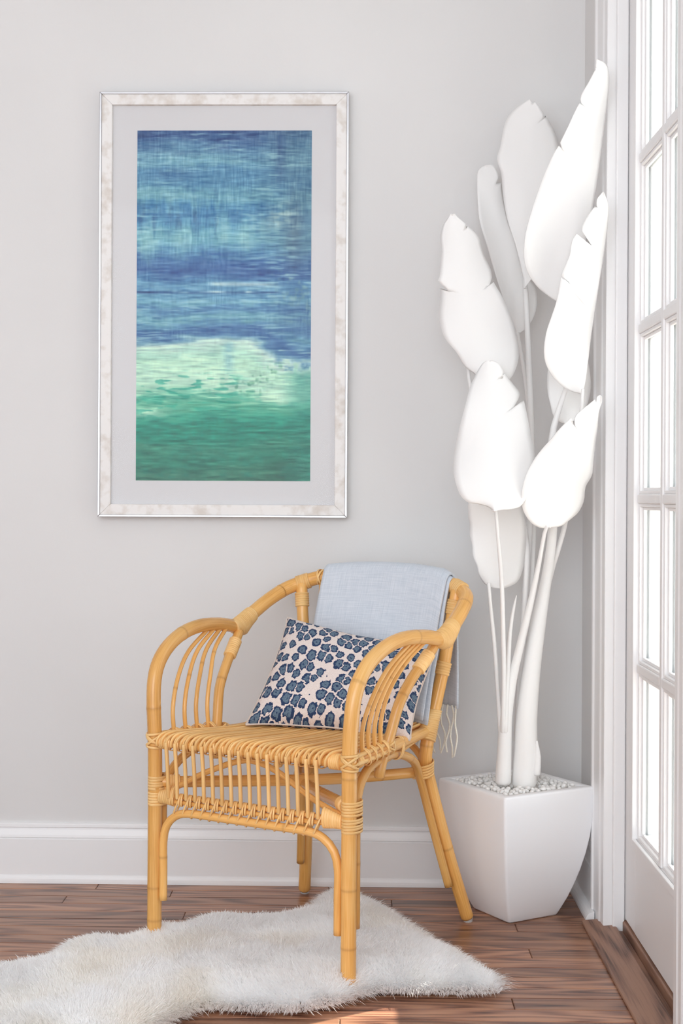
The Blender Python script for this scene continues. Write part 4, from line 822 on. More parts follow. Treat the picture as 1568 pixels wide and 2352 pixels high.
 'D': (0.0000, [[0.39592,-0.075,1.36397,0.39592,-0.075,1.36397,0.39592,-0.075,1.36397],[0.39591,-0.075,1.36968,0.39384,-0.06985,1.37133,0.40265,-0.07501,1.3686],[0.39591,-0.075,1.37487,0.39139,-0.07006,1.37744,0.40941,-0.07569,1.37289],[0.39607,-0.075,1.38113,0.38838,-0.07076,1.38476,0.41592,-0.07653,1.37769],[0.39625,-0.075,1.38579,0.3861,-0.07158,1.39016,0.4219,-0.07691,1.38386],[0.39658,-0.075,1.39394,0.38211,-0.07355,1.39952,0.42742,-0.07757,1.39154],[0.39669,-0.075,1.39677,0.38072,-0.07437,1.40273,0.42947,-0.07763,1.39497],[0.39685,-0.075,1.40124,0.37855,-0.07577,1.40781,0.43272,-0.07754,1.40042],[0.39685,-0.075,1.40787,0.37533,-0.07797,1.41527,0.43731,-0.07699,1.41029],[0.39651,-0.075,1.41913,0.37,-0.08179,1.42786,0.44084,-0.07539,1.42102],[0.39609,-0.075,1.42552,0.36706,-0.08378,1.43499,0.44315,-0.07389,1.4332],[0.39566,-0.075,1.43054,0.36478,-0.08515,1.44057,0.44389,-0.07264,1.4403],[0.39504,-0.075,1.43515,0.36275,-0.08621,1.44574,0.44458,-0.07137,1.44684],[0.39411,-0.075,1.44203,0.35978,-0.08742,1.45344,0.4448,-0.06939,1.46018],[0.3922,-0.075,1.45358,0.35507,-0.08827,1.46648,0.44382,-0.06663,1.47188],[0.391,-0.075,1.45978,0.3527,-0.08812,1.47355,0.44084,-0.06555,1.48078],[0.38998,-0.075,1.46509,0.35072,-0.08769,1.47959,0.43623,-0.06503,1.48797],[0.38849,-0.075,1.47242,0.34812,-0.08671,1.48795,0.43096,-0.06475,1.4946],[0.38754,-0.075,1.47665,0.34665,-0.08597,1.49278,0.42596,-0.06482,1.50175],[0.38557,-0.075,1.48537,0.34373,-0.08423,1.50274,0.42139,-0.06539,1.50881],[0.38487,-0.075,1.48849,0.3427,-0.08357,1.50626,0.41912,-0.06577,1.51217],[0.38415,-0.075,1.49164,0.34169,-0.08291,1.50983,0.41682,-0.06624,1.51553],[0.38199,-0.075,1.50089,0.33873,-0.08107,1.5202,0.41208,-0.06807,1.52329],[0.38038,-0.075,1.50753,0.33667,-0.07996,1.52756,0.4073,-0.06948,1.53378],[0.37874,-0.075,1.51424,0.33459,-0.07911,1.53488,0.40471,-0.07106,1.54104],[0.37703,-0.075,1.52128,0.33246,-0.07858,1.54244,0.40214,-0.07244,1.54833],[0.37527,-0.075,1.52838,0.33029,-0.07845,1.54994,0.39949,-0.07389,1.55716],[0.37348,-0.075,1.53548,0.32811,-0.07873,1.55728,0.39687,-0.07514,1.56602],[0.37167,-0.075,1.54265,0.3259,-0.07941,1.56456,0.39431,-0.07611,1.57507],[0.36943,-0.075,1.55155,0.32308,-0.08074,1.57338,0.39177,-0.07695,1.58414],[0.36821,-0.075,1.55634,0.32156,-0.08163,1.57805,0.38946,-0.07697,1.59209],[0.36585,-0.075,1.5656,0.31843,-0.08357,1.58687,0.38715,-0.07696,1.60005],[0.36493,-0.075,1.56921,0.31722,-0.08437,1.59027,0.38574,-0.07675,1.60404],[0.36308,-0.075,1.57646,0.31469,-0.08598,1.59701,0.38295,-0.07605,1.61205],[0.36178,-0.075,1.5816,0.31292,-0.08708,1.60175,0.3807,-0.07536,1.6176],[0.36079,-0.075,1.58552,0.31163,-0.08786,1.60536,0.379,-0.07475,1.62182],[0.35877,-0.075,1.59363,0.30901,-0.08927,1.6128,0.37526,-0.07327,1.63151],[0.35582,-0.075,1.60541,0.3058,-0.0906,1.62376,0.37179,-0.07103,1.64339],[0.35409,-0.075,1.61235,0.30431,-0.09092,1.63032,0.3701,-0.06952,1.6513],[0.3531,-0.075,1.61633,0.30348,-0.09095,1.63408,0.36836,-0.06846,1.65911],[0.35058,-0.075,1.62651,0.30184,-0.09047,1.64383,0.36667,-0.06718,1.66809],[0.34784,-0.075,1.63723,0.30064,-0.08918,1.65423,0.36492,-0.06659,1.67693],[0.34615,-0.075,1.64389,0.30009,-0.08804,1.66073,0.36343,-0.06544,1.68565],[0.34461,-0.075,1.64986,0.29962,-0.08687,1.66657,0.3619,-0.06471,1.6943],[0.34252,-0.075,1.65794,0.29916,-0.0851,1.67448,0.36064,-0.06517,1.70113],[0.34041,-0.075,1.66607,0.2987,-0.08323,1.68242,0.35935,-0.06599,1.70788],[0.33798,-0.075,1.67541,0.29834,-0.08109,1.69151,0.35795,-0.06678,1.71712],[0.33663,-0.075,1.68059,0.29813,-0.07998,1.69651,0.35744,-0.06709,1.72365],[0.33555,-0.075,1.68482,0.29796,-0.07913,1.70058,0.35724,-0.06763,1.72901],[0.33318,-0.075,1.69406,0.2977,-0.07749,1.70938,0.35674,-0.06945,1.73464],[0.33085,-0.075,1.70336,0.29741,-0.07627,1.7181,0.34271,-0.07273,1.73285],[0.3271,-0.075,1.7188,0.29715,-0.07528,1.73228,0.3498,-0.075,1.74292],[0.32651,-0.075,1.72131,0.29716,-0.07524,1.73455,0.34916,-0.07538,1.74645],[0.32567,-0.075,1.72486,0.29717,-0.07525,1.73774,0.34863,-0.07589,1.7499],[0.32448,-0.075,1.73012,0.29716,-0.07539,1.74242,0.34782,-0.07654,1.75343],[0.3239,-0.075,1.73268,0.29726,-0.07549,1.74468,0.34639,-0.07685,1.75727],[0.32254,-0.075,1.73886,0.29747,-0.07587,1.7501,0.34419,-0.07752,1.76183],[0.32101,-0.075,1.7459,0.29834,-0.07638,1.75619,0.34148,-0.07806,1.76695],[0.31965,-0.075,1.75231,0.30003,-0.07682,1.7615,0.33826,-0.07837,1.77164],[0.31924,-0.075,1.75426,0.30097,-0.07688,1.76293,0.33456,-0.07845,1.77484],[0.31841,-0.075,1.7582,0.30286,-0.07703,1.76581,0.33012,-0.07876,1.77584],[0.31725,-0.075,1.76367,0.30663,-0.07699,1.76885,0.32502,-0.07913,1.77534],[0.31606,-0.075,1.76914,0.31077,-0.07684,1.77139,0.31967,-0.07941,1.77427],[0.31488,-0.075,1.77459,0.31488,-0.075,1.77459,0.31488,-0.075,1.77459]]),
 'E': (0.1007, [[0.30055,-0.26,1.22675,0.30055,-0.26,1.22675,0.30055,-0.26,1.22675],[0.3003,-0.25947,1.23206,0.29657,-0.25282,1.23343,0.31048,-0.25887,1.22736],[0.30004,-0.25893,1.23739,0.29218,-0.25103,1.23977,0.32057,-0.25853,1.22774],[0.29979,-0.2584,1.24271,0.28758,-0.24957,1.24593,0.3302,-0.25812,1.22847],[0.2996,-0.25786,1.24805,0.28248,-0.2484,1.25167,0.33867,-0.25765,1.23006],[0.29944,-0.25732,1.25341,0.27655,-0.24749,1.25657,0.34571,-0.25709,1.23248],[0.29927,-0.25677,1.25888,0.27005,-0.24683,1.26087,0.35175,-0.25634,1.23552],[0.2991,-0.25621,1.26445,0.26352,-0.24638,1.26536,0.35706,-0.25531,1.23943],[0.29902,-0.25596,1.26703,0.26081,-0.24625,1.26785,0.36191,-0.25423,1.24442],[0.29893,-0.25564,1.27018,0.25753,-0.24612,1.27087,0.36639,-0.25295,1.25092],[0.29875,-0.25504,1.27621,0.2525,-0.24607,1.27775,0.37038,-0.25106,1.25874],[0.29846,-0.2544,1.28259,0.24806,-0.2461,1.28553,0.37382,-0.24876,1.2671],[0.29814,-0.25372,1.28932,0.24356,-0.24597,1.29377,0.37667,-0.24614,1.27524],[0.29798,-0.25338,1.29277,0.24101,-0.24575,1.29782,0.37875,-0.24436,1.28275],[0.29775,-0.25302,1.29634,0.23838,-0.24542,1.30201,0.3802,-0.24257,1.29015],[0.29714,-0.25226,1.30397,0.23184,-0.24425,1.31026,0.38118,-0.23965,1.29791],[0.29686,-0.25191,1.30746,0.22869,-0.24349,1.31387,0.38147,-0.23794,1.30619],[0.29649,-0.25143,1.31219,0.22447,-0.24227,1.31876,0.38118,-0.23595,1.31536],[0.29552,-0.25061,1.32039,0.21739,-0.23967,1.32739,0.38034,-0.23338,1.32522],[0.29459,-0.24985,1.32802,0.21169,-0.2368,1.33605,0.37895,-0.23145,1.3353],[0.29364,-0.24915,1.33507,0.20774,-0.23396,1.34474,0.37716,-0.23013,1.34528],[0.29254,-0.24847,1.34186,0.20492,-0.23118,1.35349,0.37507,-0.22932,1.35497],[0.29147,-0.24781,1.34849,0.20284,-0.22848,1.36216,0.3726,-0.22899,1.36457],[0.29041,-0.24716,1.35494,0.20112,-0.22593,1.37057,0.36962,-0.22902,1.37437],[0.28928,-0.24656,1.36096,0.19973,-0.22373,1.37843,0.366,-0.22923,1.38469],[0.28821,-0.24599,1.36667,0.19883,-0.22188,1.38586,0.36141,-0.22945,1.39625],[0.28711,-0.24541,1.37256,0.19839,-0.22031,1.39346,0.35875,-0.23037,1.40207],[0.28585,-0.24476,1.37908,0.19836,-0.21897,1.4018,0.35583,-0.23144,1.40846],[0.2842,-0.24396,1.38703,0.19903,-0.21801,1.41175,0.35026,-0.23227,1.42036],[0.28234,-0.24307,1.39603,0.20029,-0.21771,1.42273,0.34522,-0.23328,1.43048],[0.28049,-0.2422,1.40474,0.20156,-0.21808,1.43312,0.34079,-0.23404,1.43845],[0.27896,-0.24151,1.41172,0.20223,-0.21868,1.44134,0.33669,-0.23428,1.44505],[0.27852,-0.24131,1.41371,0.20217,-0.21892,1.44367,0.33307,-0.23394,1.45066],[0.27797,-0.24106,1.41622,0.20209,-0.21925,1.44659,0.33162,-0.23391,1.45294],[0.27734,-0.24077,1.4191,0.20151,-0.21944,1.4499,0.32997,-0.23381,1.45556],[0.27684,-0.24055,1.42136,0.20075,-0.2195,1.45245,0.32766,-0.23345,1.45955],[0.27627,-0.24029,1.42395,0.20007,-0.21967,1.45538,0.32598,-0.23317,1.46251],[0.27576,-0.24006,1.42624,0.20254,-0.22101,1.45438,0.32455,-0.23288,1.46506],[0.27521,-0.23983,1.42863,0.2051,-0.22241,1.45334,0.323,-0.23253,1.46783],[0.2743,-0.23943,1.43263,0.20937,-0.22473,1.45162,0.31734,-0.23416,1.46103],[0.27229,-0.23856,1.44142,0.21855,-0.23111,1.44768,0.31177,-0.23498,1.45435],[0.27002,-0.23758,1.45132,0.21052,-0.23009,1.45555,0.31553,-0.23181,1.46641],[0.26769,-0.23658,1.46133,0.2025,-0.22885,1.46346,0.31944,-0.22726,1.47871],[0.26691,-0.23625,1.46465,0.19986,-0.22841,1.46607,0.31904,-0.22598,1.48372],[0.26532,-0.23558,1.47147,0.19448,-0.22747,1.4714,0.31888,-0.22404,1.48868],[0.26511,-0.23549,1.47239,0.19487,-0.22752,1.47231,0.31826,-0.22324,1.49377],[0.26464,-0.23529,1.47437,0.19574,-0.22761,1.47429,0.31762,-0.2226,1.49647],[0.26406,-0.23505,1.47681,0.19702,-0.22774,1.4766,0.31683,-0.22182,1.49977],[0.26324,-0.23471,1.48022,0.19827,-0.22772,1.4801,0.31584,-0.22105,1.50242],[0.26178,-0.23412,1.48623,0.19945,-0.22727,1.48659,0.3141,-0.21981,1.50706],[0.26078,-0.23371,1.49036,0.19997,-0.22676,1.4911,0.31031,-0.21868,1.51506],[0.2593,-0.2331,1.49647,0.20073,-0.22583,1.49778,0.30636,-0.21748,1.52327],[0.25765,-0.23244,1.50314,0.20141,-0.22459,1.50507,0.30304,-0.21656,1.53097],[0.25595,-0.23178,1.50982,0.2021,-0.22318,1.5124,0.30042,-0.21648,1.53816],[0.25417,-0.23109,1.51681,0.20267,-0.22157,1.52005,0.29821,-0.21609,1.54529],[0.25238,-0.2304,1.52384,0.20325,-0.21991,1.52771,0.29637,-0.21583,1.55187],[0.25146,-0.23005,1.52742,0.20343,-0.21905,1.53161,0.29493,-0.21532,1.55752],[0.25054,-0.2297,1.53092,0.20361,-0.21822,1.53542,0.29426,-0.2148,1.56173],[0.24922,-0.2292,1.53596,0.20385,-0.21708,1.54088,0.29415,-0.2152,1.56469],[0.24921,-0.2292,1.53601,0.20385,-0.21707,1.54093,0.29399,-0.21475,1.56747],[0.2485,-0.22893,1.53869,0.20373,-0.21644,1.54384,0.29289,-0.21483,1.57078],[0.24673,-0.22827,1.54542,0.20343,-0.21499,1.55108,0.29058,-0.21583,1.57471],[0.24627,-0.22809,1.54719,0.20319,-0.21461,1.55296,0.28764,-0.21577,1.57921],[0.24457,-0.22746,1.55363,0.20228,-0.21336,1.55978,0.28414,-0.2169,1.5835],[0.24376,-0.22716,1.55666,0.20185,-0.21284,1.56297,0.28046,-0.2173,1.58753],[0.24257,-0.22672,1.56113,0.2012,-0.21218,1.56765,0.27642,-0.21819,1.59094],[0.24061,-0.226,1.56849,0.20099,-0.21151,1.57534,0.27193,-0.21987,1.59388],[0.24006,-0.22579,1.57057,0.20124,-0.21145,1.57748,0.2674,-0.22027,1.59693],[0.23859,-0.22525,1.57608,0.2019,-0.21141,1.58308,0.26288,-0.2214,1.5999],[0.23658,-0.22451,1.5836,0.20349,-0.2118,1.59051,0.25969,-0.22377,1.5944],[0.23467,-0.2238,1.59078,0.20554,-0.21258,1.59736,0.25865,-0.22359,1.60454],[0.23293,-0.22316,1.59731,0.20781,-0.21362,1.60336,0.25348,-0.22424,1.60864],[0.23136,-0.22258,1.60321,0.21055,-0.21488,1.60839,0.24812,-0.22461,1.61293],[0.2299,-0.22203,1.60877,0.21379,-0.21635,1.6126,0.24319,-0.22475,1.617],[0.2293,-0.22181,1.61104,0.21521,-0.217,1.61424,0.23932,-0.22462,1.6205],[0.22856,-0.22154,1.61384,0.21696,-0.21781,1.61625,0.23688,-0.22446,1.62312],[0.22741,-0.2211,1.61824,0.21951,-0.21905,1.61955,0.2355,-0.22389,1.62519],[0.2274,-0.2211,1.61828,0.21954,-0.21906,1.61959,0.23451,-0.22405,1.62682],[0.22697,-0.22094,1.61991,0.22032,-0.21947,1.62092,0.23328,-0.22378,1.62875],[0.2265,-0.22076,1.62172,0.2212,-0.21993,1.62241,0.23125,-0.22424,1.62745],[0.22578,-0.22049,1.62445,0.22235,-0.22058,1.62476,0.22818,-0.22489,1.62549],[0.22513,-0.22025,1.6269,0.22329,-0.22114,1.6269,0.22622,-0.22472,1.627],[0.22445,-0.22,1.62949,0.22445,-0.22,1.62949,0.22445,-0.22,1.62949]]),
 'F': (0.2992, [[0.30904,-0.42,0.93956,0.30904,-0.42,0.93956,0.30904,-0.42,0.93956],[0.30912,-0.41913,0.94241,0.30638,-0.41296,0.94221,0.31304,-0.41896,0.94031],[0.30916,-0.41871,0.9438,0.30488,-0.41204,0.94358,0.3169,-0.41841,0.94107],[0.3092,-0.41828,0.94522,0.30335,-0.41113,0.94498,0.32094,-0.41782,0.94181],[0.30928,-0.41739,0.94812,0.30001,-0.40942,0.94761,0.3254,-0.41753,0.94248],[0.30937,-0.41642,0.95131,0.29591,-0.40783,0.94987,0.33045,-0.4172,0.94284],[0.30947,-0.41528,0.95505,0.29069,-0.40635,0.95164,0.33591,-0.41683,0.943],[0.30953,-0.41464,0.95718,0.28764,-0.40568,0.95237,0.34167,-0.41598,0.94339],[0.30959,-0.41401,0.95925,0.28466,-0.40509,0.95307,0.3475,-0.41489,0.94447],[0.30973,-0.4127,0.96357,0.27839,-0.40413,0.9543,0.35349,-0.41382,0.94568],[0.30985,-0.41146,0.96765,0.27246,-0.40344,0.95545,0.35971,-0.41237,0.94701],[0.30997,-0.41032,0.9714,0.26696,-0.40302,0.95617,0.36597,-0.41034,0.94971],[0.31008,-0.40922,0.97503,0.2616,-0.40276,0.95653,0.37206,-0.40752,0.95503],[0.31019,-0.40815,0.97857,0.25646,-0.40246,0.95727,0.37518,-0.40527,0.95938],[0.31031,-0.40706,0.98216,0.25157,-0.40195,0.95916,0.37836,-0.40278,0.96379],[0.31043,-0.4059,0.986,0.24692,-0.40122,0.96222,0.38471,-0.39763,0.97519],[0.31055,-0.40467,0.99009,0.24248,-0.40026,0.96611,0.38773,-0.39414,0.98161],[0.31069,-0.40331,0.99458,0.23836,-0.39899,0.97104,0.3908,-0.39036,0.98805],[0.31085,-0.40178,0.99966,0.23465,-0.39724,0.97726,0.39335,-0.38639,0.9946],[0.31095,-0.40063,1.00347,0.23252,-0.39572,0.98221,0.39586,-0.38283,1.00116],[0.31102,-0.39996,1.00571,0.23128,-0.39472,0.98511,0.39773,-0.37982,1.00796],[0.31121,-0.39786,1.01269,0.22825,-0.39117,0.9944,0.39976,-0.3756,1.01479],[0.31129,-0.39695,1.0157,0.22726,-0.38945,0.99846,0.4012,-0.37251,1.02207],[0.31141,-0.3956,1.02019,0.22579,-0.38665,1.0045,0.40266,-0.3693,1.02938],[0.31149,-0.39438,1.02427,0.22488,-0.38398,1.01003,0.4036,-0.36647,1.03667],[0.31157,-0.39332,1.0278,0.22411,-0.38154,1.01479,0.40452,-0.36386,1.04397],[0.31172,-0.39105,1.03539,0.2232,-0.37618,1.02508,0.40524,-0.35973,1.05759],[0.31184,-0.38868,1.04329,0.22297,-0.37068,1.03571,0.40441,-0.35709,1.06995],[0.31193,-0.38618,1.05169,0.22338,-0.36528,1.04686,0.40219,-0.35571,1.08156],[0.312,-0.38347,1.06076,0.22443,-0.36032,1.05871,0.39939,-0.35536,1.09259],[0.31199,-0.38199,1.06572,0.22534,-0.35811,1.06506,0.39709,-0.35357,1.10332],[0.31199,-0.38048,1.07081,0.22624,-0.35619,1.07149,0.39524,-0.3516,1.11381],[0.31198,-0.37886,1.07625,0.2275,-0.35459,1.07826,0.39421,-0.3516,1.11882],[0.31194,-0.37722,1.08176,0.22873,-0.35334,1.08503,0.3932,-0.35146,1.12384],[0.31188,-0.37553,1.08748,0.23017,-0.35247,1.09194,0.39149,-0.34942,1.13346],[0.31182,-0.37381,1.09327,0.23158,-0.35188,1.09884,0.38995,-0.34715,1.14245],[0.31175,-0.37209,1.09907,0.23305,-0.35154,1.10565,0.38858,-0.34463,1.15088],[0.31165,-0.37036,1.10493,0.2345,-0.35133,1.11246,0.38734,-0.342,1.15878],[0.3116,-0.36948,1.10791,0.23529,-0.35126,1.11589,0.38623,-0.33932,1.16598],[0.31155,-0.36862,1.11083,0.23605,-0.35119,1.11922,0.38522,-0.33691,1.17224],[0.31144,-0.36686,1.11679,0.23761,-0.35099,1.12597,0.38433,-0.33485,1.17724],[0.31141,-0.36635,1.11851,0.23809,-0.35092,1.12791,0.38356,-0.33318,1.18114],[0.31131,-0.36507,1.12287,0.23933,-0.35068,1.13277,0.38282,-0.33166,1.18461],[0.3113,-0.36485,1.1236,0.23954,-0.35062,1.13359,0.38207,-0.33001,1.18831],[0.31117,-0.36326,1.12902,0.24107,-0.35013,1.13959,0.37323,-0.33368,1.18119],[0.31104,-0.36145,1.13517,0.24288,-0.3493,1.14635,0.36887,-0.33504,1.17767],[0.31089,-0.35963,1.14137,0.24471,-0.34812,1.15313,0.36447,-0.3368,1.17413],[0.31074,-0.35791,1.14723,0.24644,-0.34668,1.15949,0.3553,-0.34368,1.16684],[0.31058,-0.35604,1.15359,0.24833,-0.34475,1.16638,0.36023,-0.33907,1.17448],[0.3105,-0.35505,1.15698,0.2493,-0.34358,1.17005,0.36287,-0.33643,1.17853],[0.31027,-0.35241,1.16601,0.25191,-0.34001,1.1798,0.37069,-0.32725,1.19041],[0.31017,-0.35134,1.16966,0.25296,-0.33843,1.18372,0.37164,-0.32578,1.19414],[0.3101,-0.35052,1.17249,0.25377,-0.33715,1.18676,0.37281,-0.32437,1.19784],[0.31003,-0.34969,1.17531,0.25458,-0.33586,1.18978,0.37354,-0.32308,1.20159],[0.30994,-0.34873,1.17862,0.25553,-0.33431,1.19331,0.37317,-0.32206,1.20548],[0.30986,-0.34785,1.18162,0.25643,-0.3329,1.1965,0.37133,-0.32129,1.20951],[0.30975,-0.34672,1.18549,0.25758,-0.33107,1.20062,0.36843,-0.32089,1.21364],[0.30961,-0.34526,1.19053,0.25907,-0.3287,1.20595,0.36497,-0.32089,1.21785],[0.30951,-0.34425,1.19401,0.2602,-0.32714,1.20958,0.36151,-0.32063,1.22221],[0.30929,-0.34225,1.20086,0.26241,-0.32417,1.21671,0.35773,-0.32124,1.22688],[0.3092,-0.34142,1.20372,0.26348,-0.32306,1.21961,0.35369,-0.3208,1.23192],[0.30903,-0.33992,1.2089,0.2654,-0.32115,1.22485,0.34977,-0.32113,1.23668],[0.30881,-0.33809,1.21523,0.26813,-0.31923,1.23103,0.34659,-0.32205,1.24069],[0.30881,-0.33803,1.21543,0.26823,-0.31917,1.23122,0.34479,-0.32115,1.24379],[0.30873,-0.33742,1.21752,0.26923,-0.31865,1.2332,0.34362,-0.32103,1.24621],[0.30861,-0.33646,1.22085,0.27082,-0.31788,1.23634,0.34273,-0.32146,1.24828],[0.3086,-0.33634,1.22126,0.27101,-0.31779,1.23672,0.3418,-0.32073,1.25057],[0.3084,-0.33474,1.22679,0.27367,-0.31676,1.24187,0.33869,-0.32515,1.24484],[0.30815,-0.33282,1.23344,0.27684,-0.31585,1.24802,0.33506,-0.32962,1.23805],[0.3079,-0.33086,1.24024,0.28017,-0.31533,1.25417,0.33566,-0.32812,1.246],[0.30766,-0.329,1.24669,0.28344,-0.31521,1.25986,0.33629,-0.32643,1.25399],[0.30763,-0.32877,1.24748,0.28387,-0.31522,1.26054,0.33477,-0.32558,1.25762],[0.30745,-0.32739,1.25226,0.28643,-0.31538,1.26463,0.33328,-0.32512,1.26131],[0.30739,-0.32695,1.25379,0.28731,-0.31548,1.26589,0.33167,-0.32431,1.26486],[0.30728,-0.3261,1.25676,0.28902,-0.31571,1.26833,0.32965,-0.32382,1.26791],[0.30714,-0.32503,1.26049,0.29135,-0.31613,1.27121,0.32708,-0.32361,1.27043],[0.30702,-0.32409,1.26374,0.29362,-0.31666,1.27347,0.32411,-0.32347,1.27258],[0.30691,-0.32321,1.2668,0.296,-0.31734,1.27528,0.32098,-0.32343,1.27435],[0.30681,-0.32238,1.26971,0.29853,-0.31824,1.2765,0.31792,-0.32344,1.27575],[0.30677,-0.32207,1.27078,0.29953,-0.31867,1.27672,0.31498,-0.32359,1.27663],[0.30671,-0.32158,1.27249,0.30113,-0.31936,1.27707,0.31201,-0.32389,1.27704],[0.30661,-0.32079,1.27524,0.30374,-0.32058,1.27739,0.30904,-0.32424,1.27726],[0.30651,-0.32,1.27801,0.30651,-0.32,1.27801,0.30651,-0.32,1.27801]]),
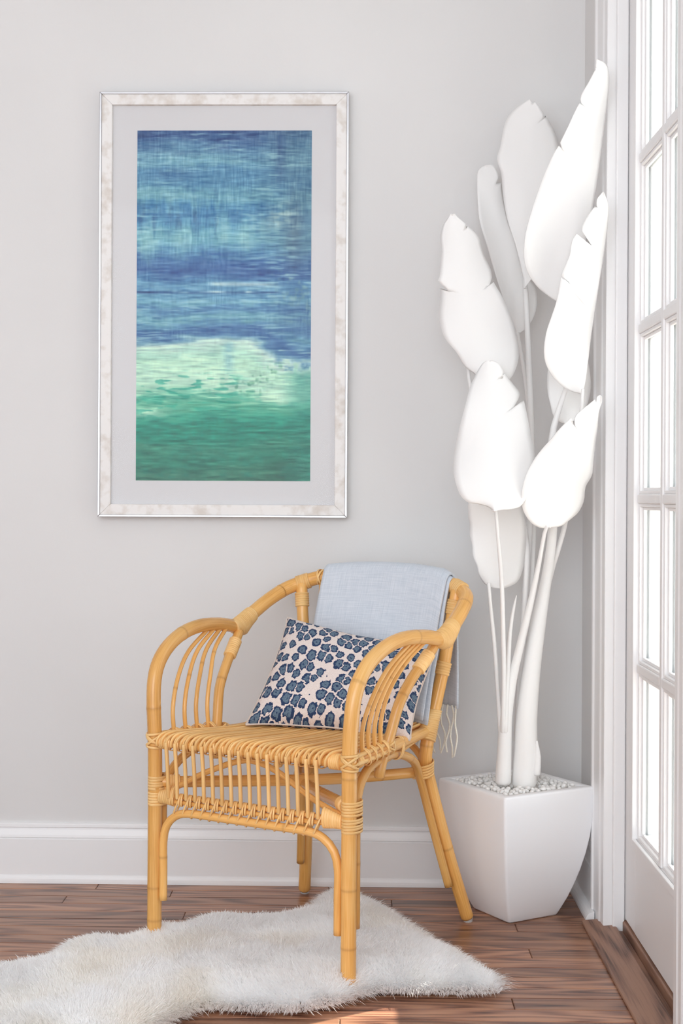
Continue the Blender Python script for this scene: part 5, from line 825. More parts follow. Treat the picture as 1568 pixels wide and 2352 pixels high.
 'G': (-0.2085, [[0.43644,-0.37,0.90401,0.43644,-0.37,0.90401,0.43644,-0.37,0.90401],[0.43695,-0.3706,0.90691,0.43174,-0.36577,0.90333,0.43979,-0.3687,0.90421],[0.43746,-0.3712,0.90982,0.42631,-0.36674,0.90255,0.44303,-0.36824,0.90443],[0.43797,-0.37179,0.91272,0.42086,-0.36792,0.9022,0.44965,-0.36673,0.90467],[0.43848,-0.37239,0.91563,0.41536,-0.3694,0.90291,0.45275,-0.36627,0.90498],[0.43903,-0.37303,0.91875,0.40971,-0.37126,0.90479,0.45609,-0.36566,0.90531],[0.43958,-0.37372,0.9221,0.40392,-0.37353,0.90752,0.46222,-0.3646,0.90693],[0.44012,-0.37445,0.92562,0.39825,-0.37615,0.9111,0.46504,-0.36432,0.9084],[0.44068,-0.3752,0.92927,0.39292,-0.37908,0.91551,0.46799,-0.36377,0.90991],[0.4413,-0.37601,0.93323,0.38777,-0.38243,0.92093,0.47349,-0.3631,0.91385],[0.44196,-0.37691,0.93755,0.38276,-0.38622,0.92729,0.47878,-0.36222,0.91821],[0.44265,-0.37783,0.94203,0.37827,-0.39015,0.93427,0.4839,-0.36091,0.92245],[0.44334,-0.37875,0.94646,0.3747,-0.39391,0.94155,0.48889,-0.35919,0.92632],[0.44402,-0.37966,0.9509,0.37215,-0.39742,0.94913,0.49371,-0.35724,0.93013],[0.4448,-0.38062,0.9555,0.37042,-0.40071,0.95713,0.49823,-0.35527,0.93423],[0.44564,-0.38161,0.96028,0.36947,-0.40366,0.96548,0.50234,-0.3535,0.93892],[0.44651,-0.38263,0.96525,0.36927,-0.40616,0.97409,0.50603,-0.35205,0.94428],[0.44753,-0.38373,0.97056,0.36993,-0.40817,0.98319,0.50933,-0.35096,0.95015],[0.44875,-0.38491,0.97622,0.37144,-0.40963,0.99275,0.51211,-0.35046,0.95647],[0.45,-0.38611,0.98199,0.37359,-0.41046,1.00228,0.51425,-0.35077,0.96321],[0.45136,-0.38726,0.98754,0.37614,-0.41081,1.01129,0.51524,-0.35232,0.97064],[0.45281,-0.38835,0.9928,0.37908,-0.41084,1.01966,0.51531,-0.35496,0.97867],[0.45423,-0.38943,0.99799,0.38249,-0.41067,1.02764,0.51529,-0.35727,0.98402],[0.45496,-0.38998,1.00065,0.38443,-0.41054,1.03159,0.51518,-0.35913,0.98672],[0.45577,-0.3905,1.00314,0.38626,-0.41048,1.03533,0.51541,-0.36057,0.98917],[0.4575,-0.39156,1.00823,0.39028,-0.41046,1.04281,0.51578,-0.36414,0.99418],[0.45926,-0.39263,1.01337,0.39459,-0.41064,1.05009,0.51838,-0.36592,1.00073],[0.46103,-0.39371,1.01855,0.39921,-0.41109,1.05712,0.52189,-0.36758,1.00673],[0.46302,-0.39477,1.02365,0.40398,-0.41195,1.0639,0.52531,-0.36982,1.01272],[0.465,-0.39583,1.02872,0.40878,-0.41319,1.07043,0.52776,-0.37239,1.01924],[0.46694,-0.39687,1.03368,0.41361,-0.41473,1.07658,0.5284,-0.37488,1.02392],[0.46794,-0.3974,1.03623,0.41618,-0.41561,1.0796,0.52875,-0.37602,1.0263],[0.46892,-0.39789,1.03857,0.41854,-0.41652,1.08237,0.52883,-0.37717,1.02869],[0.47101,-0.39891,1.04347,0.4235,-0.4186,1.0881,0.52905,-0.3793,1.03368],[0.47316,-0.39997,1.04854,0.42846,-0.42101,1.09401,0.52916,-0.38184,1.04149],[0.47541,-0.40108,1.05382,0.43336,-0.42372,1.10024,0.52937,-0.38339,1.04708],[0.47653,-0.40162,1.05639,0.4357,-0.42508,1.10328,0.52949,-0.38401,1.04979],[0.47779,-0.40221,1.05921,0.43826,-0.42657,1.10662,0.52969,-0.38461,1.05291],[0.48024,-0.40336,1.0647,0.44328,-0.42931,1.11301,0.53013,-0.3855,1.05893],[0.48271,-0.40452,1.07024,0.44855,-0.43174,1.11921,0.53057,-0.38628,1.06546],[0.48396,-0.40511,1.07304,0.45135,-0.43278,1.1222,0.53081,-0.3866,1.06874],[0.48522,-0.40569,1.07583,0.45415,-0.43373,1.12518,0.53106,-0.38692,1.07202],[0.4878,-0.40688,1.08149,0.46005,-0.43525,1.13102,0.53155,-0.38755,1.07865],[0.4904,-0.40809,1.08722,0.46609,-0.43629,1.13682,0.53207,-0.38816,1.0847],[0.49185,-0.40876,1.09041,0.46944,-0.43669,1.14006,0.53235,-0.3886,1.08804],[0.49301,-0.4093,1.09299,0.47215,-0.43691,1.14267,0.53264,-0.389,1.09085],[0.49545,-0.41045,1.09842,0.47556,-0.43197,1.13541,0.53322,-0.3901,1.09671],[0.49654,-0.41096,1.10084,0.47707,-0.42971,1.1322,0.53351,-0.39068,1.09929],[0.49894,-0.41208,1.10619,0.48075,-0.42267,1.1252,0.53409,-0.39223,1.10497],[0.5001,-0.41263,1.10876,0.48246,-0.41964,1.12182,0.53428,-0.39303,1.10717],[0.50321,-0.41408,1.11564,0.48198,-0.42242,1.13165,0.53472,-0.3956,1.11302],[0.50636,-0.41554,1.12256,0.4816,-0.42454,1.14149,0.53513,-0.3993,1.1211],[0.50716,-0.4159,1.12427,0.4825,-0.42472,1.14376,0.53512,-0.40033,1.12303],[0.50793,-0.41625,1.12591,0.48325,-0.42484,1.14599,0.5351,-0.40134,1.12488],[0.50877,-0.41663,1.12771,0.48432,-0.42491,1.14832,0.53508,-0.40248,1.1269],[0.50983,-0.41711,1.12999,0.48623,-0.42484,1.15097,0.53505,-0.40396,1.12945],[0.51115,-0.41771,1.13282,0.48908,-0.42461,1.15389,0.53489,-0.40572,1.13187],[0.51269,-0.41841,1.13609,0.4926,-0.42432,1.15701,0.5347,-0.40781,1.13465],[0.51448,-0.4192,1.13983,0.49673,-0.42407,1.16046,0.53447,-0.41025,1.13783],[0.51652,-0.4201,1.1441,0.50141,-0.42401,1.16435,0.53441,-0.41394,1.14603],[0.51891,-0.42116,1.14909,0.50682,-0.42426,1.16887,0.5343,-0.41701,1.14946],[0.52164,-0.42236,1.15472,0.5129,-0.42496,1.17387,0.53422,-0.42026,1.15332],[0.5245,-0.42361,1.16061,0.51916,-0.42621,1.17904,0.53515,-0.4236,1.15994],[0.5273,-0.42484,1.16639,0.5252,-0.42793,1.18407,0.53661,-0.42622,1.166],[0.53029,-0.42615,1.17256,0.52737,-0.42654,1.17566,0.53805,-0.42843,1.17149],[0.53258,-0.42716,1.1773,0.528,-0.42819,1.18217,0.53902,-0.43003,1.17641],[0.53486,-0.42817,1.18205,0.52845,-0.43086,1.18861,0.53922,-0.43143,1.18053],[0.53547,-0.42845,1.18333,0.5298,-0.43131,1.18967,0.53909,-0.43199,1.1822],[0.5361,-0.42873,1.18466,0.53116,-0.4318,1.1908,0.53895,-0.43255,1.18393],[0.5367,-0.42899,1.18589,0.53251,-0.43222,1.19177,0.53878,-0.43296,1.18514],[0.53719,-0.42921,1.18692,0.53381,-0.43245,1.1923,0.53863,-0.43329,1.18615],[0.53762,-0.4294,1.18781,0.53506,-0.43242,1.19224,0.5385,-0.43357,1.18703],[0.53805,-0.4296,1.18873,0.53627,-0.43222,1.19174,0.53839,-0.43388,1.18809],[0.53851,-0.4298,1.18968,0.53745,-0.43196,1.19107,0.53828,-0.4342,1.1892],[0.53895,-0.43,1.1906,0.53895,-0.43,1.1906,0.53895,-0.43,1.1906]]),
 'H': (-0.1382, [[0.31862,-0.21,0.7619,0.31862,-0.21,0.7619,0.31862,-0.21,0.7619],[0.31878,-0.2104,0.76483,0.31584,-0.20423,0.76381,0.32417,-0.20903,0.76034],[0.31894,-0.21079,0.76772,0.31255,-0.20367,0.7659,0.32957,-0.20886,0.75866],[0.3191,-0.2112,0.77072,0.30926,-0.20336,0.76833,0.33215,-0.20922,0.75805],[0.31929,-0.21166,0.77405,0.30601,-0.20341,0.77157,0.33504,-0.20951,0.75738],[0.3194,-0.21195,0.77618,0.30422,-0.20366,0.77391,0.34099,-0.20918,0.75691],[0.31951,-0.21221,0.7781,0.30261,-0.20397,0.77602,0.34405,-0.20922,0.75716],[0.31964,-0.21251,0.78035,0.30088,-0.20448,0.77864,0.34764,-0.20918,0.75745],[0.31977,-0.21283,0.78268,0.29909,-0.2051,0.78134,0.35131,-0.20911,0.7581],[0.31989,-0.21313,0.7849,0.29754,-0.20582,0.78401,0.35481,-0.20893,0.7587],[0.32003,-0.21346,0.7873,0.29585,-0.20668,0.78691,0.35853,-0.20869,0.75969],[0.32016,-0.21376,0.78951,0.29449,-0.20757,0.78968,0.36195,-0.20836,0.76058],[0.32027,-0.21403,0.79145,0.29329,-0.20839,0.7921,0.36433,-0.20807,0.76149],[0.32046,-0.21449,0.79482,0.29187,-0.20999,0.79656,0.3685,-0.20737,0.76306],[0.32063,-0.2149,0.79785,0.29126,-0.21155,0.80069,0.37435,-0.20656,0.76582],[0.32081,-0.21532,0.80095,0.29075,-0.21313,0.80491,0.3798,-0.20567,0.76899],[0.32101,-0.21581,0.80452,0.28961,-0.21477,0.80965,0.38474,-0.20473,0.77324],[0.32125,-0.2164,0.8088,0.28743,-0.21638,0.81501,0.38775,-0.20357,0.77728],[0.32137,-0.21667,0.81082,0.28626,-0.21701,0.81747,0.38918,-0.20297,0.77918],[0.32152,-0.21705,0.81356,0.28469,-0.21775,0.82077,0.39097,-0.20238,0.78302],[0.32168,-0.21745,0.8165,0.28311,-0.2184,0.82433,0.39288,-0.20173,0.78711],[0.32179,-0.21773,0.81858,0.28201,-0.21875,0.82683,0.39379,-0.20132,0.78989],[0.32207,-0.21843,0.82364,0.28001,-0.21934,0.83309,0.39598,-0.20043,0.79662],[0.32236,-0.21915,0.82893,0.27902,-0.21956,0.83981,0.39841,-0.20045,0.8076],[0.32264,-0.21992,0.83456,0.27868,-0.21933,0.84694,0.39946,-0.20015,0.81373],[0.32293,-0.22069,0.84018,0.27849,-0.21864,0.85396,0.40043,-0.20043,0.81979],[0.32319,-0.2214,0.84539,0.27799,-0.21769,0.86035,0.40121,-0.20155,0.82726],[0.3234,-0.22203,0.84992,0.27688,-0.21667,0.86576,0.40183,-0.20292,0.83373],[0.32358,-0.22259,0.85406,0.27545,-0.21568,0.87053,0.40227,-0.20477,0.8415],[0.32377,-0.22316,0.85817,0.27408,-0.2148,0.87525,0.40268,-0.20683,0.84928],[0.32397,-0.22377,0.86264,0.27313,-0.21412,0.88048,0.40268,-0.20883,0.85458],[0.32408,-0.2241,0.86503,0.27301,-0.2139,0.88332,0.40267,-0.20996,0.8574],[0.32421,-0.22448,0.86779,0.27287,-0.21376,0.88657,0.40268,-0.21137,0.86126],[0.32434,-0.2249,0.87084,0.27296,-0.21377,0.89015,0.40268,-0.21294,0.8655],[0.32446,-0.22525,0.8734,0.27302,-0.21389,0.89315,0.40251,-0.21427,0.86904],[0.3246,-0.22569,0.87659,0.27311,-0.2142,0.89686,0.40231,-0.21588,0.87342],[0.32472,-0.22603,0.87908,0.27316,-0.21455,0.89974,0.40218,-0.21697,0.87596],[0.32497,-0.22676,0.88441,0.27288,-0.2156,0.90585,0.40192,-0.21912,0.88134],[0.32518,-0.22736,0.88873,0.27192,-0.21666,0.9107,0.40117,-0.22116,0.88909],[0.32536,-0.22787,0.89249,0.27058,-0.2177,0.91475,0.40047,-0.22286,0.89683],[0.32555,-0.22847,0.89681,0.26923,-0.21912,0.91943,0.39983,-0.22394,0.90126],[0.3257,-0.22892,0.90013,0.2687,-0.2204,0.92309,0.39936,-0.22458,0.90463],[0.32582,-0.22931,0.90294,0.26825,-0.22154,0.92618,0.39888,-0.22509,0.90822],[0.32597,-0.22976,0.90623,0.26797,-0.22294,0.92979,0.39834,-0.22554,0.91241],[0.32621,-0.23051,0.91167,0.26749,-0.22526,0.9357,0.39715,-0.22607,0.92002],[0.32644,-0.23145,0.91844,0.26709,-0.22806,0.94298,0.39604,-0.22597,0.92763],[0.32658,-0.23198,0.92231,0.26687,-0.22952,0.94709,0.39487,-0.22613,0.93484],[0.32683,-0.23308,0.93027,0.26686,-0.23212,0.95546,0.39383,-0.22516,0.94204],[0.3269,-0.2336,0.93405,0.26687,-0.2331,0.9594,0.3932,-0.2248,0.9466],[0.32704,-0.23464,0.94157,0.26752,-0.23455,0.96712,0.39193,-0.22418,0.95559],[0.32711,-0.23526,0.94608,0.26794,-0.23506,0.97169,0.39113,-0.22395,0.96092],[0.32709,-0.23616,0.95254,0.26889,-0.23539,0.97817,0.38995,-0.2239,0.96852],[0.32706,-0.23703,0.95882,0.26984,-0.23528,0.98441,0.38838,-0.22433,0.97578],[0.327,-0.23763,0.96321,0.27068,-0.23502,0.98873,0.38725,-0.2249,0.98081],[0.32667,-0.23893,0.97257,0.27247,-0.23414,0.99785,0.38328,-0.22717,0.99245],[0.32595,-0.24084,0.98632,0.27633,-0.23296,1.01084,0.37772,-0.23166,1.00366],[0.32534,-0.24208,0.99526,0.2802,-0.23288,1.01864,0.37117,-0.23601,1.01436],[0.325,-0.24264,0.99932,0.28193,-0.23309,1.02216,0.36832,-0.23795,1.0181],[0.32447,-0.24355,1.00582,0.28607,-0.23392,1.0268,0.36378,-0.24105,1.02407],[0.32392,-0.2444,1.01194,0.28992,-0.23515,1.03114,0.35892,-0.2439,1.02919],[0.32357,-0.24493,1.01574,0.29278,-0.23616,1.03327,0.35593,-0.24555,1.03235],[0.3227,-0.24623,1.02513,0.29976,-0.23934,1.0385,0.34745,-0.24918,1.03867],[0.32188,-0.24747,1.03402,0.30662,-0.2431,1.04287,0.33833,-0.25186,1.04343],[0.32146,-0.24813,1.03872,0.31022,-0.24528,1.04517,0.33347,-0.25289,1.04557],[0.3211,-0.24873,1.04309,0.31346,-0.24737,1.04743,0.32899,-0.25363,1.04757],[0.32035,-0.25,1.05216,0.32035,-0.25,1.05216,0.32035,-0.25,1.05216]]),
 'I': (0.0000, [[0.48676,-0.25,1.13902,0.48676,-0.25,1.13902,0.48676,-0.25,1.13902],[0.48685,-0.25,1.14168,0.48413,-0.24394,1.14066,0.49059,-0.25019,1.14022],[0.4869,-0.25,1.14294,0.4825,-0.24357,1.14126,0.49234,-0.25067,1.14077],[0.48695,-0.25,1.14433,0.48068,-0.24325,1.14191,0.49419,-0.25119,1.14124],[0.48705,-0.25,1.14701,0.47722,-0.24291,1.14337,0.49778,-0.25209,1.14215],[0.48715,-0.25,1.14982,0.47377,-0.24296,1.14535,0.50339,-0.25269,1.14423],[0.48726,-0.25,1.15286,0.4702,-0.24344,1.1478,0.50614,-0.25331,1.14602],[0.48738,-0.25,1.15608,0.46655,-0.24435,1.15058,0.50911,-0.25354,1.14793],[0.48751,-0.25,1.15947,0.46308,-0.24564,1.15394,0.51346,-0.2532,1.15178],[0.48757,-0.25,1.16113,0.46172,-0.24638,1.15584,0.51561,-0.25283,1.15367],[0.48764,-0.25,1.16311,0.4601,-0.24728,1.1581,0.51788,-0.25226,1.15599],[0.4878,-0.25,1.16729,0.4578,-0.24924,1.1634,0.52273,-0.25053,1.16091],[0.48797,-0.25,1.17206,0.45607,-0.25114,1.16963,0.52715,-0.24804,1.16625],[0.48808,-0.25,1.17487,0.45525,-0.25194,1.17333,0.52978,-0.2464,1.16939],[0.48816,-0.25,1.17712,0.45464,-0.25235,1.17628,0.53163,-0.2451,1.17231],[0.48834,-0.25,1.18212,0.45326,-0.25249,1.1828,0.5357,-0.24235,1.17874],[0.48852,-0.25,1.18702,0.45176,-0.25157,1.18911,0.53867,-0.24029,1.18526],[0.48862,-0.25,1.18975,0.45096,-0.25068,1.1926,0.54025,-0.23948,1.18882],[0.48869,-0.25,1.19201,0.45032,-0.24977,1.19549,0.54134,-0.23905,1.19223],[0.48887,-0.25,1.19705,0.44909,-0.24737,1.20191,0.54361,-0.2388,1.1997],[0.48904,-0.25,1.20212,0.44819,-0.24479,1.20836,0.54463,-0.23963,1.20562],[0.48919,-0.25,1.20712,0.4476,-0.24247,1.21468,0.54549,-0.24122,1.21131],[0.48935,-0.25,1.21212,0.44719,-0.24069,1.2209,0.54572,-0.24331,1.21743],[0.48951,-0.25,1.21731,0.44693,-0.23965,1.22722,0.54592,-0.24563,1.22367],[0.48969,-0.25,1.2229,0.44678,-0.23957,1.23386,0.54552,-0.24792,1.23072],[0.48987,-0.25,1.22866,0.4466,-0.24055,1.24049,0.54521,-0.24961,1.2378],[0.49007,-0.25,1.23459,0.44645,-0.24244,1.24712,0.5445,-0.2504,1.24569],[0.49028,-0.25,1.24134,0.44661,-0.24522,1.25445,0.54399,-0.25,1.25368],[0.49048,-0.25,1.24785,0.44722,-0.24795,1.26133,0.54317,-0.24848,1.26169],[0.49053,-0.25,1.24963,0.4474,-0.24862,1.2632,0.54299,-0.24791,1.26381],[0.49066,-0.25,1.25467,0.44802,-0.25022,1.26843,0.5425,-0.24608,1.26979],[0.4908,-0.25,1.26055,0.44884,-0.25137,1.27454,0.5414,-0.24382,1.27698],[0.49091,-0.25,1.26717,0.44998,-0.25159,1.28138,0.54031,-0.24151,1.28419],[0.491,-0.25,1.27361,0.45123,-0.25071,1.28806,0.53834,-0.23997,1.29121],[0.49101,-0.25,1.27838,0.45252,-0.24953,1.29295,0.53681,-0.23942,1.2963],[0.49097,-0.25,1.28718,0.45498,-0.24658,1.30194,0.53277,-0.23998,1.30505],[0.49095,-0.25,1.28904,0.45574,-0.24593,1.30377,0.53188,-0.24034,1.30687],[0.49069,-0.25,1.29959,0.45997,-0.24264,1.31396,0.52583,-0.24372,1.31591],[0.49035,-0.25,1.30867,0.46526,-0.24136,1.32149,0.51914,-0.24763,1.32362],[0.49027,-0.25,1.31061,0.46635,-0.24132,1.32306,0.51751,-0.24849,1.32493],[0.48995,-0.25,1.31754,0.47112,-0.24201,1.32772,0.51175,-0.25132,1.32962],[0.48975,-0.25,1.32145,0.47374,-0.24287,1.33028,0.50808,-0.25269,1.33167],[0.48952,-0.25,1.32613,0.47703,-0.24434,1.33302,0.50376,-0.25394,1.33416],[0.48921,-0.25,1.33237,0.48133,-0.24683,1.33661,0.49787,-0.25491,1.33711],[0.48911,-0.25,1.3347,0.48286,-0.24785,1.338,0.49571,-0.25505,1.33823],[0.48873,-0.25,1.34332,0.48873,-0.25,1.34332,0.48873,-0.25,1.34332]]),
}
STEMS = {
 'trunk1': [[0.39883,-0.235,0.308,0.0291],[0.40245,-0.235,0.38856,0.02709],[0.4041,-0.235,0.45904,0.02458],[0.41459,-0.235,0.56984,0.02107],[0.42749,-0.24,0.67003,0.01853],[0.44174,-0.25,0.7572,0.01348],[0.45059,-0.27,0.83323,0.01141],[0.45438,-0.29,0.90336,0.01035],[0.45146,-0.3,1.01206,0.00885],[0.45003,-0.3,1.10082,0.00786],[0.46252,-0.3,1.16005,0.00639],[0.49004,-0.31,1.24805,0.0049]],
 'trunk2': [[0.34902,-0.25,0.31558,0.01849],[0.35165,-0.25,0.39078,0.01649],[0.35527,-0.25,0.46598,0.01449],[0.36828,-0.255,0.55192,0.01098],[0.38078,-0.265,0.61315,0.00945],[0.39127,-0.275,0.66405,0.00892],[0.4085,-0.3,0.75237,0.00689],[0.42021,-0.335,0.83583,0.00486],[0.42631,-0.36,0.89018,0.00434],[0.43135,-0.372,0.90692,0.00385]],
 's3': [[0.34245,-0.25,0.43079,0.0055],[0.33651,-0.245,0.52027,0.00501],[0.32845,-0.24,0.63012,0.00502],[0.32041,-0.236,0.71019,0.00452],[0.31547,-0.232,0.77032,0.00402]],
 's4': [[0.34739,-0.26,0.43248,0.00598],[0.34665,-0.28,0.55496,0.00545],[0.34201,-0.3,0.66607,0.00541],[0.33642,-0.32,0.77583,0.00489],[0.32605,-0.35,0.86507,0.00436],[0.31637,-0.375,0.94299,0.00385]],
 's5': [[0.35237,-0.26,0.43253,0.00698],[0.35521,-0.265,0.5531,0.00647],[0.36163,-0.265,0.66289,0.00497],[0.37031,-0.265,0.71782,0.00348],[0.37615,-0.265,0.74479,0.00099]],
 's6': [[0.39218,-0.22,0.38581,0.00807],[0.3985,-0.2,0.60612,0.00811],[0.41008,-0.18,0.80868,0.00816],[0.41934,-0.165,0.96218,0.00769],[0.4225,-0.15,1.11702,0.00772],[0.41843,-0.135,1.27321,0.00724],[0.4139,-0.125,1.3885,0.00674],[0.40991,-0.12,1.47765,0.00623]],
 's7': [[0.38315,-0.21,0.40424,0.00607],[0.39343,-0.2,0.60609,0.00609],[0.40484,-0.2,0.75876,0.00609],[0.4053,-0.2,0.87066,0.00609],[0.38151,-0.2,0.96209,0.00558],[0.3036,-0.21,1.13425,0.00506],[0.27442,-0.215,1.21498,0.00455],[0.26603,-0.215,1.27576,0.00405]],
 's8': [[0.41075,-0.23,0.45831,0.00603],[0.42999,-0.23,0.62982,0.00603],[0.45498,-0.24,0.78174,0.00601],[0.47471,-0.26,0.8629,0.00597],[0.48634,-0.28,0.92317,0.00544],[0.49731,-0.32,1.05123,0.00488],[0.50509,-0.36,1.14704,0.00434],[0.50639,-0.38,1.20844,0.00383]],
 's9': [[0.38762,-0.215,0.40514,0.00606],[0.40468,-0.19,0.62548,0.0061],[0.4261,-0.15,0.80731,0.00618],[0.43322,-0.11,1.01432,0.00573],[0.41899,-0.09,1.22467,0.00524],[0.39638,-0.08,1.36762,0.00473]],
}
RUG = [[-0.70337,-0.69093],[-0.6542,-0.67557],[-0.62634,-0.64148],[-0.61638,-0.56095],[-0.58694,-0.52411],[-0.52718,-0.49448],[-0.47726,-0.51391],[-0.45595,-0.47012],[-0.43652,-0.4411],[-0.38484,-0.43594],[-0.35425,-0.36984],[-0.29931,-0.33422],[-0.21048,-0.3409],[-0.16215,-0.32889],[-0.11437,-0.29278],[-0.09195,-0.21028],[-0.07778,-0.16547],[-0.01608,-0.14045],[0.03562,-0.16097],[0.07494,-0.25037],[0.122,-0.33472],[0.16584,-0.43069],[0.20545,-0.54591],[0.24537,-0.61472],[0.28149,-0.68287],[0.31005,-0.71606],[0.30259,-0.78466],[0.2055,-0.79531],[0.13041,-0.79323],[0.06351,-0.79085],[0.02141,-0.82083],[-0.01156,-0.85677],[-0.08371,-0.90431],[-0.13196,-0.90602],[-0.17289,-0.89637],[-0.21324,-0.89779],[-0.26275,-0.88836],[-0.29937,-0.92293],[-0.32268,-0.96045],[-0.36238,-1.04025],[-0.45068,-1.1019],[-0.59488,-1.12576],[-1.0,-0.98],[-1.12,-0.8],[-1.05,-0.62]]

# ------------------------------------------------------------------ rattan armchair (local: x to its left arm in view right, y to its back)
CH_A = 0.522
chair = empty('rattan_armchair', (-.0839, -.4465, 0), -CH_A)
tag(chair, 'honey-coloured rattan armchair with curved arms standing partly on the sheepskin', 'armchair')
ma = Matrix.Translation((-.0839, -.4465, 0)) @ Matrix.Rotation(-CH_A, 4, 'Z')
def sx(p, s): return (p[0] * s,) + tuple(p[1:])
def both(name, pts, r, mat=None, **kw):
    for s in (-1, 1):
        tube(name, [sx(p, s) for p in pts], r, mat or M_RATTAN, chair, **kw)

# front leg running up into the arm
leg = [(.236, -.250, .004), (.236, -.250, .12), (.236, -.250, .25), (.236, -.250, .38), (.237, -.251, .47), (.240, -.251, .53), (.243, -.245, .58), (.246, -.226, .617), (.249, -.188, .648),
       (.253, -.130, .671), (.257, -.060, .681), (.261, .02, .678), (.263, .075, .670), (.2635, .115, .672)]
tube('front_leg', [sx(p, -1) for p in leg], .0152, M_RATTAN, chair, sides=16, nodes=(.075, .145, .36, .53, .74))
tube('front_leg', leg, .0152, M_RATTAN, chair, sides=16, nodes=(.095, .21, .43, .62, .86))
# back hoop
hp = [(.2635, .085, .664), (.2645, .115, .676), (.262, .155, .695), (.255, .21, .722), (.240, .262, .746), (.206, .292, .763), (.16, .308, .776), (.08, .320, .784)]
hoop = [sx(p, -1) for p in hp] + [(0, .323, .786)] + hp[::-1]
tube('back_hoop', hoop, .0165, M_RATTAN, chair, sides=16, nodes=(.06, .2, .38, .62, .83, .93))
# rear legs
rl = [(.207, .283, .757), (.198, .273, .690), (.183, .262, .577), (.169, .240, .475), (.163, .231, .433), (.158, .2275, .378), (.160, .241, .333), (.190, .283, .155), (.2185, .321, .012)]
both('rear_leg', rl, [.0138, .0140, .0142, .0146, .0148, .0148, .0148, .0148, .0148], nodes=(.24, .46, .78), sides=16)
for s in (-1, 1):
    bm = bmesh.new()
    bmesh.ops.create_cone(bm, cap_ends=True, segments=16, radius1=.010, radius2=.0115, depth=.012, matrix=Matrix.Translation((.2195 * s, .324, .006)))
    link('foot_glide', bm_mesh('foot_glide', bm, False), M_RUBBER, chair)
# arm posts and arm spindles
ap = [(.252, .082, .655), (.246, .052, .626), (.236, .010, .590), (.227, -.030, .541), (.217, -.052, .475), (.209, -.068, .430), (.205, -.075, .396)]
both('arm_post', ap, .0112, nodes=(.45,), sides=14)
for i in range(4):
    d0, d1 = -.190 + .0345 * i, -.030 + .0245 * i
    bw = .2405 - (d0 + .25) * .153
    sp = [(bw, d0, .454), (bw + .002, d0 - .003, .515), (bw + .010, d0 + .15 * (d1 - d0), .575), (bw + .5 * (.2565 - bw) + .006, d0 + .46 * (d1 - d0), .628), (.2565, d1, .673)]
    both('arm_spindle', sp, .0047, sides=8, nodes=(.35 + .1 * i,))
# seat frame
FRZ = .455
tube('front_rail', [(-.236, -.250, FRZ), (0, -.256, FRZ), (.236, -.250, FRZ)], .0125, M_RATTAN, chair, nodes=(.5,))
both('side_rail', [(.236, -.250, FRZ - .002), (.2, -.01, .448), (.163, .230, .445)], .0122, nodes=(.6,))
tube('rear_rail', [(-.163, .231, .445), (0, .236, .445), (.163, .231, .445)], .0122, M_RATTAN, chair)
both('side_rod', [(.246, -.246, .466), (.233, -.16, .464), (.215, -.045, .462)], .0048, M_CANE, sides=8)
both('side_rod', [(.249, -.246, .452), (.2365, -.16, .450), (.218, -.045, .448)], .0048, M_CANE, sides=8)
# cane strips of the seat, front to back, bent over the front rail
NS = 34
for i in range(NS):
    w = -.205 + .41 * i / (NS - 1)
    b = 1 - .11 * 1.0
    sl = [(w - .013, -.2655, .448), (w - .011, -.268, .459), (w - .006, -.262, .4695), (w, -.248, .4730), (w + .004, -.225, .4725), (w * .94 + .003, -.15, .467), (w * .87, -.05, .4600), (w * .81, .07, .4580), (w * .75, .19, .4600), (w * .735, .236, .4605), (w * .73, .248, .452)]
    dz = .0012 * math.sin(i * 2.4)
    sl = [(a, c, z + dz) for a, c, z in sl]
    tube('seat_strip', sl, .0037, M_CANE, chair, sides=8, flat=(1.55, .8), step=.014)
# apron: spindles, two rods, arched brace, thin arch
NW = 17
spx = [-.1905 + .3640 * i / (NW - 1) for i in range(NW)]
spindle_me = tube_mesh('apron_spindle', [(0, -.2725, .4560), (0, -.2710, .440), (0, -.2665, .40), (0, -.2630, .342)], .0046, sides=8, step=.02, flat=(1, .85))
spindle_me.materials.append(M_CANE)
tie_me = bands_mesh('rail_tie', [((-.004, -.253, FRZ), (.0075, -.0150, 0), (0, 0, .0150), .0048, .0016), ((.003, -.253, FRZ), (-.0065, -.0162, 0), (0, 0, .0162), .0048, .0016)])
tie_me.materials.append(M_CANE)
low_me = bands_mesh('rod_tie', [((-.003, -.2545, .3375), (.003, -.0085, 0), (0, 0.002, .0118), .0045, .0014), ((.003, -.2545, .3375), (.003, -.0085, 0), (0, 0.002, .0118), .0045, .0014),
                                ((.0125, -.2525, .3255), (.0035, -.0115, 0), (.011, 0.0, .0235), .0042, .0012)])
low_me.materials.append(M_CANE)
for w in spx:
    o = link('apron_spindle', spindle_me, None, chair); o.location = (w, .0, 0)
    o = link('rail_tie', tie_me, None, chair); o.location = (w, 0, 0)
    if w < .165:
        o = link('rod_tie', low_me, None, chair); o.location = (w + .004, 0, 0)
tube('apron_rod', [(-.232, -.250, .343), (0, -.2545, .343), (.232, -.250, .343)], .0048, M_RATTAN, chair, sides=8, nodes=(.3, .7))
tube('apron_rod', [(-.232, -.252, .332), (0, -.2565, .332), (.232, -.252, .332)], .0048, M_RATTAN, chair, sides=8)
tube('front_arch', [(-.2125, -.251, .122), (-.2125, -.251, .19), (-.2125, -.251, .245), (-.2035, -.252, .279), (-.180, -.253, .302), (-.145, -.254, .3115), (-.06, -.255, .3125), (.06, -.255, .3125), (.145, -.254, .3115),
                     (.180, -.253, .302), (.2035, -.252, .279), (.2125, -.251, .245), (.2125, -.251, .19), (.2125, -.251, .118)], .0086, M_RATTAN, chair, sides=12, nodes=(.12, .62), dome=0)
